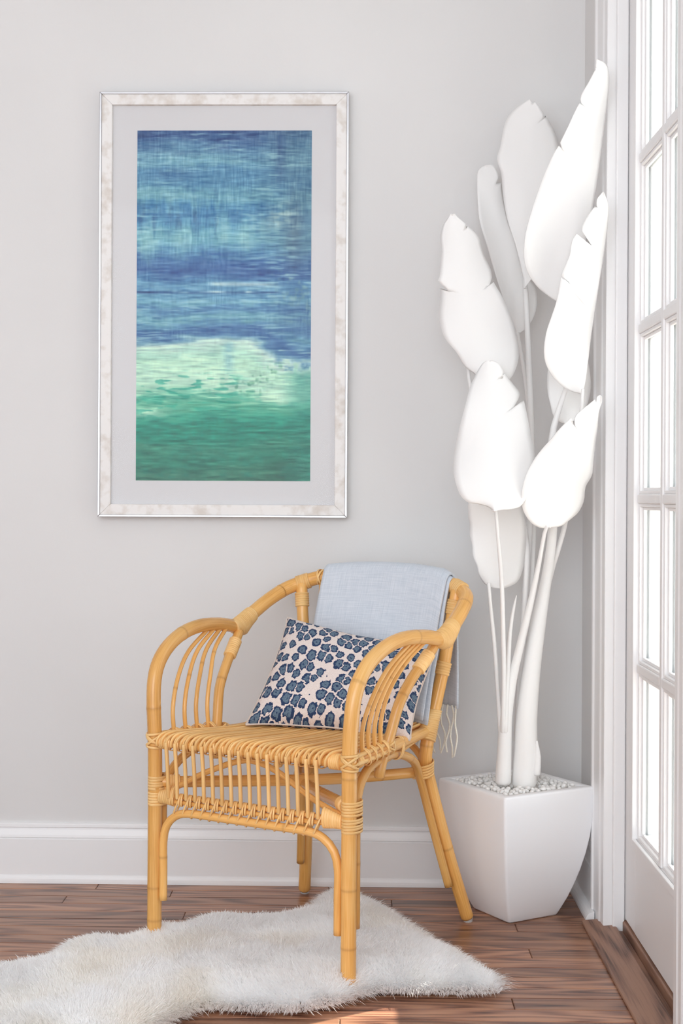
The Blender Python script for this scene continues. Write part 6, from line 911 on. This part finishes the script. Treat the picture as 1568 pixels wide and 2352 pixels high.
tube('inner_arch', [(-.222, -.236, .352), (-.19, -.226, .360), (-.129, -.222, .392), (-.047, -.220, .424), (.0, -.220, .428), (.054, -.220, .412), (.13, -.222, .372), (.19, -.228, .350), (.222, -.236, .345)], .0062, M_RATTAN, chair, sides=10)
# crossed stretchers and side arches
tube('cross_stretcher', [(-.226, -.238, .366), (.03, .0, .359), (.158, .226, .352)], .0122, M_RATTAN, chair, nodes=(.3, .8))
tube('cross_stretcher', [(.226, -.238, .366), (-.03, .0, .351), (-.158, .226, .348)], .0122, M_RATTAN, chair, nodes=(.25,))
both('side_arch', [(.2355, -.2235, .128), (.2355, -.2235, .22), (.2355, -.2235, .325), (.2325, -.217, .366), (.224, -.185, .402), (.215, -.140, .422), (.205, -.08, .429), (.195, -.01, .429), (.185, .05, .420), (.176, .115, .402), (.166, .165, .378), (.158, .198, .345), (.160, .214, .310), (.172, .232, .236), (.1975, .268, .090)], .0095, nodes=(.13, .62), dome=0)
for s in (-1, 1):
    tube('rear_arch', [(-.155 * s, .236, .355), (-.13 * s, .238, .395), (-.08 * s, .238, .424), (0, .238, .430)], .008, M_RATTAN, chair)
    # slanting pair of rods under the rear corner of the seat
    tube('corner_rod', [(.160 * s, .220, .440), (.140 * s, .12, .405), (.11 * s, .02, .372)], .0048, M_CANE, chair, sides=8)
    tube('corner_rod', [(.152 * s, .226, .438), (.132 * s, .126, .402), (.103 * s, .028, .370)], .0048, M_CANE, chair, sides=8)
# back slats behind the throw
def hoop_at(w):
    w = abs(w)
    return np.interp(w, [0, .08, .16, .206], [.323, .320, .308, .292]), np.interp(w, [0, .08, .16, .206], [.786, .784, .776, .763])
for w in (-.165, -.11, -.055, 0, .055, .11, .165):
    d, h = hoop_at(w)
    tube('back_slat', [(w, d, h), (w * .91, (d + .236) / 2 - .004, (h + .45) / 2), (w * .8, .236, .445)], .0052, M_CANE, chair, sides=8)
    for q in (0,):
        bd = bands_mesh('slat_tie', [((w, d, h), (0, .0178, 0), (.006, 0, .0178), .006, .0016), ((w, d, h), (0, .0180, 0), (-.006, 0, .0180), .006, .0016)])
        link('slat_tie', bd, M_CANE, chair)

# cane bindings at the joints
def vec(*a): return np.array(a, float)
for s in (-1, 1):
    # arm to hoop: wide tapering binding that also takes the head of the arm post
    rings = []
    for t, (x, y, z), ru, rv in ((0, (.2615, .070, .668), .0172, .0174), (1, (.2630, .090, .665), .0178, .0222), (2, (.2640, .110, .669), .0180, .0245), (3, (.2640, .130, .681), .0178, .0205), (4, (.262, .148, .692), .0176, .0178)):
        rings.append((vec(x * s, y, z), vec(ru, 0, 0), vec(0, -rv * .42, rv * .91)))
    link('arm_binding', wrap_mesh('arm_binding', rings, strand=.0048), M_CANE, chair)
    wrap('arm_post_binding', (.2485 * s, .064, .638), (.2405 * s, .028, .606), .0135, M_CANE, chair)
    # front seat joint: crossed strips on the leg, winding on the rail end
    c = vec(.237 * s, -.251, .456)
    bd = bands_mesh('leg_binding', [(c + vec(0, 0, .012), vec(.0163, 0, .002), vec(0, .0163, 0), .006, .0016), (c + vec(0, 0, -.014), vec(.0163, 0, -.002), vec(0, .0163, 0), .006, .0016),
                                    (c, vec(.0166, 0, .011), vec(0, .0166, .004), .006, .0018), (c, vec(.0166, 0, -.011), vec(0, .0166, -.004), .006, .0018), (c + vec(0, 0, .006), vec(.0166, 0, -.009), vec(0, .0166, 0.006), .005, .0018)])
    link('leg_binding', bd, M_CANE, chair)
    wrap('rail_binding', (.219 * s, -.252, FRZ), (.196 * s, -.253, FRZ), .0150, M_CANE, chair, strand=.005)
    wrap('rail_binding', (.233 * s, -.225, FRZ - .002), (.2335 * s, -.21, FRZ - .002), .0142, M_CANE, chair, strand=.005)
    # two windings on the front leg that hold the side arch
    for h, n in ((.366, 5), (.333, 5)):
        bl = [(vec(.236 * s, -.2385, h + (k - (n - 1) / 2) * .0058), vec(.0170, 0, .0012 * ((k % 2) - .5)), vec(0, .0262, 0), .0062, .0016) for k in range(n)]
        link('leg_binding', bands_mesh('leg_binding', bl), M_CANE, chair)
    # windings between apron rods and leg
    link('rod_binding', wrap_mesh('rod_binding', [(vec(.222 * s, -.2515, .3375), vec(0, .0085, 0), vec(0, 0, .0125)), (vec(.205 * s, -.2515, .3400), vec(0, .0085, 0), vec(0, 0, .0150)), (vec(.180 * s, -.2525, .3430), vec(0, .0105, 0), vec(0, 0, .0205))], strand=.0056), M_CANE, chair)
    for kk, (p0, p1) in enumerate((((.214 * s, -.228, .366), (.198 * s, -.214, .3655)), ((.150 * s, .212, .3525), (.142 * s, .198, .353)))):
        wrap('stretcher_binding', p0, p1, .0142, M_CANE, chair)
    # rear leg bindings
    bl = []
    for k in range(5):
        h = .372 - .0062 * k
        bl.append((vec(.158 * s, .222, h), vec(.0190, 0, 0), vec(0, .0255, .006), .0062, .0016))
    link('leg_binding', bands_mesh('leg_binding', bl), M_CANE, chair)
    rings = [(vec(.171 * s, .244, .490), vec(.0166, 0, 0), vec(0, .0168, -.004)), (vec(.1675 * s, .234, .464), vec(.0170, 0, 0), vec(0, .021, -.006)), (vec(.166 * s, .223, .444), vec(.0178, 0, 0), vec(0, .0265, -.009)), (vec(.163 * s, .219, .424), vec(.0180, 0, 0), vec(0, .0275, -.010))]
    link('leg_binding', wrap_mesh('leg_binding', rings, strand=.0052), M_CANE, chair)
    wrap('leg_binding', (.1855 * s, .2655, .597), (.1815 * s, .259, .568), .0160, M_CANE, chair, strand=.0065)
    wrap('leg_binding', (.2045 * s, .2795, .737), (.200 * s, .275, .704), .0158, M_CANE, chair, strand=.0055)
    # binding of hoop on rear leg
    rings = [(vec(.219 * s, .285, .758), vec(.006 * s, .010, .0125), vec(.010 * s, .010, -.011)), (vec(.197 * s, .296, .766), vec(.004 * s, .010, .0135), vec(.007 * s, .012, -.012))]
    t = vec(-.022 * s, .011, .008); t /= np.linalg.norm(t)
    u = vec(0, 0, 1) - t * t[2]; u /= np.linalg.norm(u); v = np.cross(t, u)
    link('hoop_binding', wrap_mesh('hoop_binding', [(vec(.221 * s, .2845, .7575), u * .0182, v * .0182), (vec(.194 * s, .2975, .767), u * .0182, v * .0182)], strand=.0055), M_CANE, chair)
    # ties of the arm spindles on the side rods
    for i in range(4):
        d0 = -.190 + .0345 * i
        x = float(np.interp(d0, [-.246, -.045], [.2475, .2165])) - .008
        bd = bands_mesh('side_tie', [((x * s, d0, .457), vec(.0165, .004, 0), vec(0, .002, .0165), .0048, .0014), ((x * s, d0 + .009, .455), vec(.0165, -.005, .0), vec(0, -.009, .0178), .0048, .0014)])
        link('side_tie', bd, M_CANE, chair)
    c = vec(.2105 * s, -.054, .457)
    bd = bands_mesh('side_tie', [(c, vec(.0165, 0, .007), vec(0, .0145, .005), .0055, .0016), (c, vec(.0165, 0, -.007), vec(0, .0145, -.005), .0055, .0016), (c + vec(-.003 * s, .013, -.006), vec(.0165, 0, 0), vec(0, .004, .0145), .0055, .0016)])
    link('side_tie', bd, M_CANE, chair)
    bd = bands_mesh('side_tie', [(vec(.191 * s, .028 + .006 * k, .4375), vec(.0145, 0, 0), vec(0, .006, .0232), .0056, .0015) for k in range(2)])
    link('side_tie', bd, M_CANE, chair)
c = vec(0, -.022, .355)
bd = bands_mesh('cross_binding', [(c, vec(.0118, .0100, 0), vec(0, 0, .0175), .006, .0016), (c + vec(.008, .006, 0), vec(.0112, -.0100, 0), vec(0, 0, .0165), .006, .0016), (c + vec(-.008, -.006, 0), vec(.0112, -.0100, 0), vec(0, 0, .0165), .006, .0016), (c, vec(-.0118, .0100, 0), vec(0, 0, .0175), .006, .0016)])
link('cross_binding', bd, M_CANE, chair)

def chair_pt(p): return ma @ Vector(p)

# ------------------------------------------------------------------ cushion
def cushion():
    BL, BR, TR, TL = (np.array(q, float) for q in ((-.140, -.052, .4690), (.202, .066, .449), (.209, .182, .632), (-.168, .160, .6880)))
    nu, nv = 44, 34
    nrm = np.cross(BR - BL, TL - BL); nrm /= np.linalg.norm(nrm)       # towards the back
    V, UV, F = [], [], []
    for side in (-1, 1):
        for j in range(nv + 1):
            for i in range(nu + 1):
                u, v = i / nu, j / nv
                a, b = 2 * u - 1, 2 * v - 1
                # sides pulled in between the corners
                uu = .5 + (u - .5) * (1 - .06 * (1 - b * b)) ; vv = .5 + (v - .5) * (1 - .10 * (1 - a * a))
                p = (BL * (1 - uu) + BR * uu) * (1 - vv) + (TL * (1 - uu) + TR * uu) * vv
                th = ((1 - a ** 4) * (1 - b ** 4)) ** .55 * (1 - .18 * (a * a + b * b) / 2)
                th *= .056 if side < 0 else .046
                wr = .0015 * math.sin(14 * u + 5 * v) * (1 - th / .06)
                V.append(p + nrm * side * (th + .0015) + nrm * wr)
                UV.append((u * .40, v * .29))
    n = nu + 1
    m = n * (nv + 1)
    luv = []
    for s in (0, 1):
        for j in range(nv):
            for i in range(nu):
                q = [s * m + j * n + i, s * m + j * n + i + 1, s * m + (j + 1) * n + i + 1, s * m + (j + 1) * n + i]
                if s: q = q[::-1]
                F.append(q); luv += [UV[k] for k in q]
    rim = [(i, 0) for i in range(nu)] + [(nu, j) for j in range(nv)] + [(i, nv) for i in range(nu, 0, -1)] + [(0, j) for j in range(nv, 0, -1)]
    ids = [j * n + i for i, j in rim]
    for k in range(len(ids)):
        a, b = ids[k], ids[(k + 1) % len(ids)]
        q = [b, a, m + a, m + b]
        F.append(q); luv += [UV[x] for x in q]
    me = mesh('cushion_cover', [chair_pt(p) for p in V], F, True, luv)
    o = link('cushion', me, M_CUSHION)
    tag(o, 'rectangular cushion with navy flower spots on cream leaning in the armchair', 'cushion')
    # seam along the edge
    pts = [chair_pt((np.array(V[i]) + np.array(V[m + i])) / 2) for i in ids]
    pts.append(pts[0])
    t = tube('seam', [tuple(p) for p in pts[::2]] + [tuple(pts[0])], .0024, M_PIPE, o, sides=6, step=.02)
cushion()

# ------------------------------------------------------------------ throw blanket over the back
def throw():
    root = empty('throw_blanket', tuple(chair_pt((.02, .3, .78))))
    tag(root, 'pale blue folded wool throw draped over the back of the armchair', 'blanket')
    inv = Matrix.Translation(-Vector(root.location))
    def sheet(name, w0, w1, front_h, back_h, lift, seed, front_only=False):
        NWd = 44
        rows = []
        for i in range(NWd + 1):
            w = w0 + (w1 - w0) * i / NWd
            hd, hh = hoop_at(w)
            R = .0165 + .0035 + lift
            prof = []
            # front panel, from the bottom up
            fb = np.array([.20, .470]) if front_h is None else np.array(front_h)
            top_f = np.array([hd - R * .93, hh + R * .37])
            for t in np.linspace(0, 1, 16):
                p = fb + (top_f - fb) * t
                p[0] -= lift * .6 * (1 - t) + .006 * math.sin(math.pi * t) + .0022 * math.sin(9 * t + w * 24 + seed) * math.sin(math.pi * t)
                prof.append(p)
            for a in np.linspace(math.pi - .45, .12, 9):
                prof.append(np.array([hd + R * math.cos(a), hh + R * math.sin(a)]))
            if not front_only:
                tb = prof[-1].copy()
                bb_ = np.array([hd + R + .008 + .004 * math.sin(w * 40 + seed), back_h])
                for t in np.linspace(.08, 1, 14):
                    q = tb + (bb_ - tb) * t
                    q[0] += .004 * math.sin(w * 31 + seed + 3 * t) * t
                    prof.append(q)
            # soft dip of the fold towards its ends, slight sideways lean of the front panel
            arr = np.array(prof)
            edge = min(1.0, abs(i - NWd) / 3.0)
            rows.append([(w * (1 + (-.085 if w > 0 else .05) * max(0.0, 1 - k / 15.0)), arr[k][0], arr[k][1] - (1 - edge) * .004) for k in range(len(arr))])
        nV = len(rows[0])
        V = [inv @ chair_pt(p) for r in rows for p in r]
        F, luv = [], []
        s = np.linspace(0, .75, nV)
        for i in range(NWd):
            for k in range(nV - 1):
                F.append((i * nV + k, i * nV + k + 1, (i + 1) * nV + k + 1, (i + 1) * nV + k))
                u0, u1 = i / NWd * .34, (i + 1) / NWd * .34
                luv += [(u0, s[k]), (u0, s[k + 1]), (u1, s[k + 1]), (u1, s[k])]
        me = mesh(name, V, F, True, luv)
        o = link(name, me, M_THROW, root)
        md = o.modifiers.new('thickness', 'SOLIDIFY'); md.thickness = .0045; md.offset = 0.0
        return o
    sheet('inner_layer', -.140, .190, (.205, .464), .487, .0, 1.0)
    sheet('outer_layer', -.146, .184, (.197, .476), .52, .0085, 2.3)
    for i in range(26):
        w = -.137 + .322 * i / 25
        hd, hh = hoop_at(w)
        d = hd + .0205 + .008
        ln = .105 + .02 * RNG.random()
        p = [(w, d, .489)]
        for k in range(1, 6):
            p.append((w + .005 * math.sin(k * 1.7 + i * 2.1), d + .004 * math.sin(k * 1.3 + i), .489 - ln * k / 5))
        tube('tassel', [tuple(inv @ chair_pt(q)) for q in p], .0022, M_FRINGE, root, sides=6, step=.015)
throw()

# ------------------------------------------------------------------ sheepskin rug
def rug():
    poly = np.array(RUG)
    root = empty('sheepskin_rug', (float(poly[:, 0].mean()), float(poly[:, 1].mean()), 0))
    tag(root, 'white long-haired sheepskin rug spread under the rattan armchair', 'rug')
    c = np.array(root.location)[:2]
    def inside(p):
        x, y = p[:, 0], p[:, 1]
        r = np.zeros(len(p), bool)
        for a, b in zip(poly, np.roll(poly, -1, axis=0)):
            cond = (a[1] > y) != (b[1] > y)
            r ^= cond & (x < (b[0] - a[0]) * (y - a[1]) / (b[1] - a[1] + 1e-12) + a[0])
        return r
    def edge_info(p):
        best = np.full(len(p), 1e9); nv = np.zeros((len(p), 2))
        for a, b in zip(poly, np.roll(poly, -1, axis=0)):
            d = b - a
            t = np.clip(((p - a) @ d) / (d @ d), 0, 1)
            q = a + t[:, None] * d
            v = q - p
            l = np.linalg.norm(v, axis=1)
            m = l < best
            best[m] = l[m]; nv[m] = v[m] / (l[m][:, None] + 1e-9)
        return best, nv
    lo, hi = poly.min(0), poly.max(0)
    def hump(p):
        u = (p - lo) / (hi - lo)
        u = np.clip(u, 0, .999)
        return .016 * value_noise(u[:, 0], u[:, 1], 8, 6, 40, 1)
    # hide: a grid clipped to the outline
    st = .0125
    gx_ = np.arange(lo[0], hi[0] + st, st); gy_ = np.arange(lo[1], hi[1] + st, st)
    GX, GY = np.meshgrid(gx_, gy_)
    P = np.stack([GX.ravel(), GY.ravel()], 1)
    ins = inside(P); ed, _ = edge_info(P)
    ok = ins & (ed > .024)
    Z = .026 * np.clip((ed - .02) / .06, 0, 1) ** .7 + hump(P) * np.clip(ed / .05, 0, 1) + .002
    id_ = -np.ones(len(P), int); id_[ok] = np.arange(ok.sum())
    I = id_.reshape(GX.shape)
    Q = np.stack([I[:-1, :-1], I[:-1, 1:], I[1:, 1:], I[1:, :-1]], -1).reshape(-1, 4)
    Q = Q[(Q >= 0).all(1)]
    V = np.stack([P[ok, 0] - c[0], P[ok, 1] - c[1], Z[ok]], 1)
    hide = link('hide', mesh('hide', V, Q, True), M_HIDE, root)
    md = hide.modifiers.new('thickness', 'SOLIDIFY'); md.thickness = .006; md.offset = 1
    # pile: tapered curved strands
    nS = 200000
    pts = lo + RNG.random((int(nS * 2.6), 2)) * (hi - lo)
    pts = pts[inside(pts)]
    pts = pts[(pts[:, 0] > -.83)]
    pts = pts[:nS]
    ed, nv = edge_info(pts)
    pts, nv, ed = pts[ed > .018], nv[ed > .018], ed[ed > .018]
    n = len(pts)
    u = np.clip((pts - lo) / (hi - lo), 0, .999)
    f1 = value_noise(u[:, 0], u[:, 1], 10, 6, 70, 2) * 2 * np.pi * 1.3
    f2 = value_noise(u[:, 0], u[:, 1], 60, 36, 90, 2)
    dirv = np.stack([np.cos(f1), np.sin(f1)], 1)
    k = np.exp(-(ed - .018) / .022)[:, None]
    dirv = dirv * (1 - k) * .30 + nv * k * .9 + np.array([.05, -.12]) * (1 - k) + RNG.normal(0, .2, (n, 2))
    ln = (.026 + .010 * f2 + RNG.normal(0, .004, n)) + .008 * k[:, 0]
    z0 = .026 * np.clip((ed - .02) / .06, 0, 1) ** .7 + hump(pts) * np.clip(ed / .05, 0, 1) + .004
    wv = .0006 + .0004 * RNG.random(n)
    ph = RNG.normal(0, .6, n)
    side = np.stack([np.cos(ph), np.sin(ph)], 1)
    rings = []
    for t, wf in ((0, 1.0), (.4, .95), (.75, .7), (1.0, 0)):
        hor = dirv * (ln * (t ** 1.25) * .95)[:, None]
        up = ln * t * (1 - .25 * t)
        q = pts + hor
        z = z0 + np.maximum(up * (1 - .75 * k[:, 0] * t), .0005)
        if wf > 0:
            rings.append(np.stack([q[:, 0] - side[:, 0] * wv * wf - c[0], q[:, 1] - side[:, 1] * wv * wf - c[1], z], 1))
            rings.append(np.stack([q[:, 0] + side[:, 0] * wv * wf - c[0], q[:, 1] + side[:, 1] * wv * wf - c[1], z], 1))
        else:
            rings.append(np.stack([q[:, 0] - c[0], q[:, 1] - c[1], z], 1))
    VV = np.stack(rings, 1)                     # n x 7 x 3
    base = np.arange(n) * 7
    quads = np.concatenate([np.stack([base, base + 1, base + 3, base + 2], 1), np.stack([base + 2, base + 3, base + 5, base + 4], 1)])
    tris = np.stack([base + 4, base + 5, base + 6], 1)
    me = bpy.data.meshes.new('pile')
    me.vertices.add(n * 7)
    me.vertices.foreach_set('co', VV.astype(np.float32).ravel())
    loops = np.concatenate([quads.ravel(), tris.ravel()]).astype(np.int32)
    me.loops.add(len(loops)); me.loops.foreach_set('vertex_index', loops)
    npoly = len(quads) + len(tris)
    me.polygons.add(npoly)
    starts = np.concatenate([np.arange(len(quads)) * 4, len(quads) * 4 + np.arange(len(tris)) * 3]).astype(np.int32)
    me.polygons.foreach_set('loop_start', starts)
    me.polygons.foreach_set('use_smooth', np.ones(npoly, bool))
    me.update(calc_edges=True)
    me.validate()
    o = link('pile', me, M_FUR, root)
    o['kind'] = 'stuff'
rug()

# ------------------------------------------------------------------ planter, pebbles, plant
POT_C, POT_A = (.384, -.193), math.radians(31.3)
def planter():
    root = empty('planter', (POT_C[0], POT_C[1], 0), POT_A)
    tag(root, 'square white planter tapering to its foot in the corner by the door', 'planter')
    HZ = .303
    def ring(h, r, z, seg=4):
        out = []
        for (sx_, sy_, a0) in ((1, 1, 0), (-1, 1, 90), (-1, -1, 180), (1, -1, 270)):
            for k in range(seg + 1):
                a = math.radians(a0 + 90 * k / seg)
                out.append((sx_ * (h - r) + r * math.cos(a), sy_ * (h - r) + r * math.sin(a), z))
        return out
    prof = [(.060, .004, .0), (.0695, .007, .001), (.0715, .007, .004)]
    for z, h in ((.02, .0785), (.045, .0885), (.075, .0985), (.11, .1085), (.15, .1175), (.19, .1240), (.23, .1280), (.27, .1298)):
        prof.append((h, .007, z))
    prof += [(.1300, .007, HZ - .006), (.1290, .007, HZ - .0015), (.1270, .006, HZ), (.1090, .003, HZ), (.1075, .003, HZ - .002), (.1040, .003, HZ - .06)]
    V, F = [], []
    for h, r, z in prof:
        V += ring(h, r, z)
    n = 20
    for i in range(len(prof) - 1):
        for j in range(n):
            k = (j + 1) % n
            F.append((i * n + j, i * n + k, (i + 1) * n + k, (i + 1) * n + j))
    F.append(tuple(range(n))[::-1])
    F.append(tuple((len(prof) - 1) * n + j for j in range(n)))
    me = mesh('pot_body', V, F, True)
    o = link('pot_body', me, M_POT, root)
    md = o.modifiers.new('edges', 'EDGE_SPLIT'); md.split_angle = math.radians(50)
    box('soil_bed', (-.105, -.105, HZ - .055), (.105, .105, HZ - .009), M_PEBBLE, root)
planter()

def pebbles():
    meshes = []
    for k in range(5):
        bm = bmesh.new()
        bmesh.ops.create_icosphere(bm, subdivisions=2, radius=1.0)
        rs = np.random.default_rng(50 + k)
        ax = [Vector(rs.normal(0, 1, 3)).normalized() for _ in range(5)]
        am = rs.normal(0, .13, 5)
        for v in bm.verts:
            s = 1 + sum(a * (v.co.dot(q)) ** 2 * 1.0 for a, q in zip(am, ax))
            v.co *= s
        me = bm_mesh('pebble', bm, True)
        me.materials.append(M_PEBBLE)
        meshes.append(me)
    pts = []
    tries = 0
    ca, sa = math.cos(POT_A), math.sin(POT_A)
    trunks = [((.4030, -.235), .033), ((.3590, -.25), .024)]
    while len(pts) < 290 and tries < 30000:
        tries += 1
        a, b = (RNG.random(2) * 2 - 1) * .099
        x, y = POT_C[0] + ca * a - sa * b, POT_C[1] + sa * a + ca * b
        if any(math.hypot(x - p[0], y - p[1]) < r for p, r in trunks): continue
        if any((x - q[0]) ** 2 + (y - q[1]) ** 2 < .0112 ** 2 for q in pts): continue
        pts.append((x, y, .0))
    for i, (x, y, _) in enumerate(pts):
        o = link('pebble', meshes[i % 5])
        s = .0049 + .0016 * RNG.random()
        o.location = (x, y, .303 - .0085 + s * .7 + .006 * RNG.random())
        o.scale = (s * 1.18, s, s * .9)
        o.rotation_euler = (RNG.normal(0, .3), RNG.normal(0, .3), RNG.random() * 6.28)
        tag(o, 'small white pebble among those filling the planter', 'pebble', 'white pebbles in the planter')
pebbles()

def plant():
    root = empty('artificial_plant', (.39, -.235, .29))
    tag(root, 'tall all-white plant with broad torn leaves growing from the planter', 'plant')
    off = np.array(root.location)
    for k, (lean, rows) in LEAVES.items():
        rows = np.array(rows)
        NC = 6
        cols = 2 * NC + 1
        V, F = [], []
        for r in rows:
            m = r[:3]
            for j in range(-NC, NC + 1):
                e = r[3:6] if j < 0 else r[6:9]
                t = abs(j) / NC
                p = m + (e - m) * t
                bow = e[1] - m[1] - lean * (e[2] - m[2])
                p[1] = m[1] + lean * (p[2] - m[2]) + bow * t * t
                V.append(p - off)
        for i in range(len(rows) - 1):
            for j in range(cols - 1):
                F.append((i * cols + j, i * cols + j + 1, (i + 1) * cols + j + 1, (i + 1) * cols + j))
        me = mesh('leaf', V, F, True)
        o = link('leaf', me, M_PLANT, root)
        md = o.modifiers.new('thickness', 'SOLIDIFY'); md.thickness = .0018; md.offset = 0
        mid = rows[:, :3]
        rib = mid[::max(1, len(mid) // 12)] - off
        rr = np.linspace(.0042, .0012, len(rib))
        rib = rib + np.array([0, .0068, 0])
        keep = [0] + [i for i in range(1, len(rib)) if np.linalg.norm(rib[i] - rib[i - 1]) > .004]
        tube('midrib', rib[keep], rr[keep], M_PLANT, o, sides=8, step=.03)
    for k, P in STEMS.items():
        P = np.array(P)
        nm = 'trunk' if k.startswith('trunk') else ('shoot' if k == 's5' else 'leaf_stalk')
        tube(nm, P[:, :3] - off, P[:, 3], M_PLANT, root, sides=16 if nm == 'trunk' else 10, step=.025)
    # torn sheath at the foot of the thick trunk
    tube('sheath', np.array([(.425, -.250, .335), (.428, -.252, .375), (.4255, -.253, .41)]) - off, [.010, .0075, .002], M_PLANT, root, sides=8)
plant()
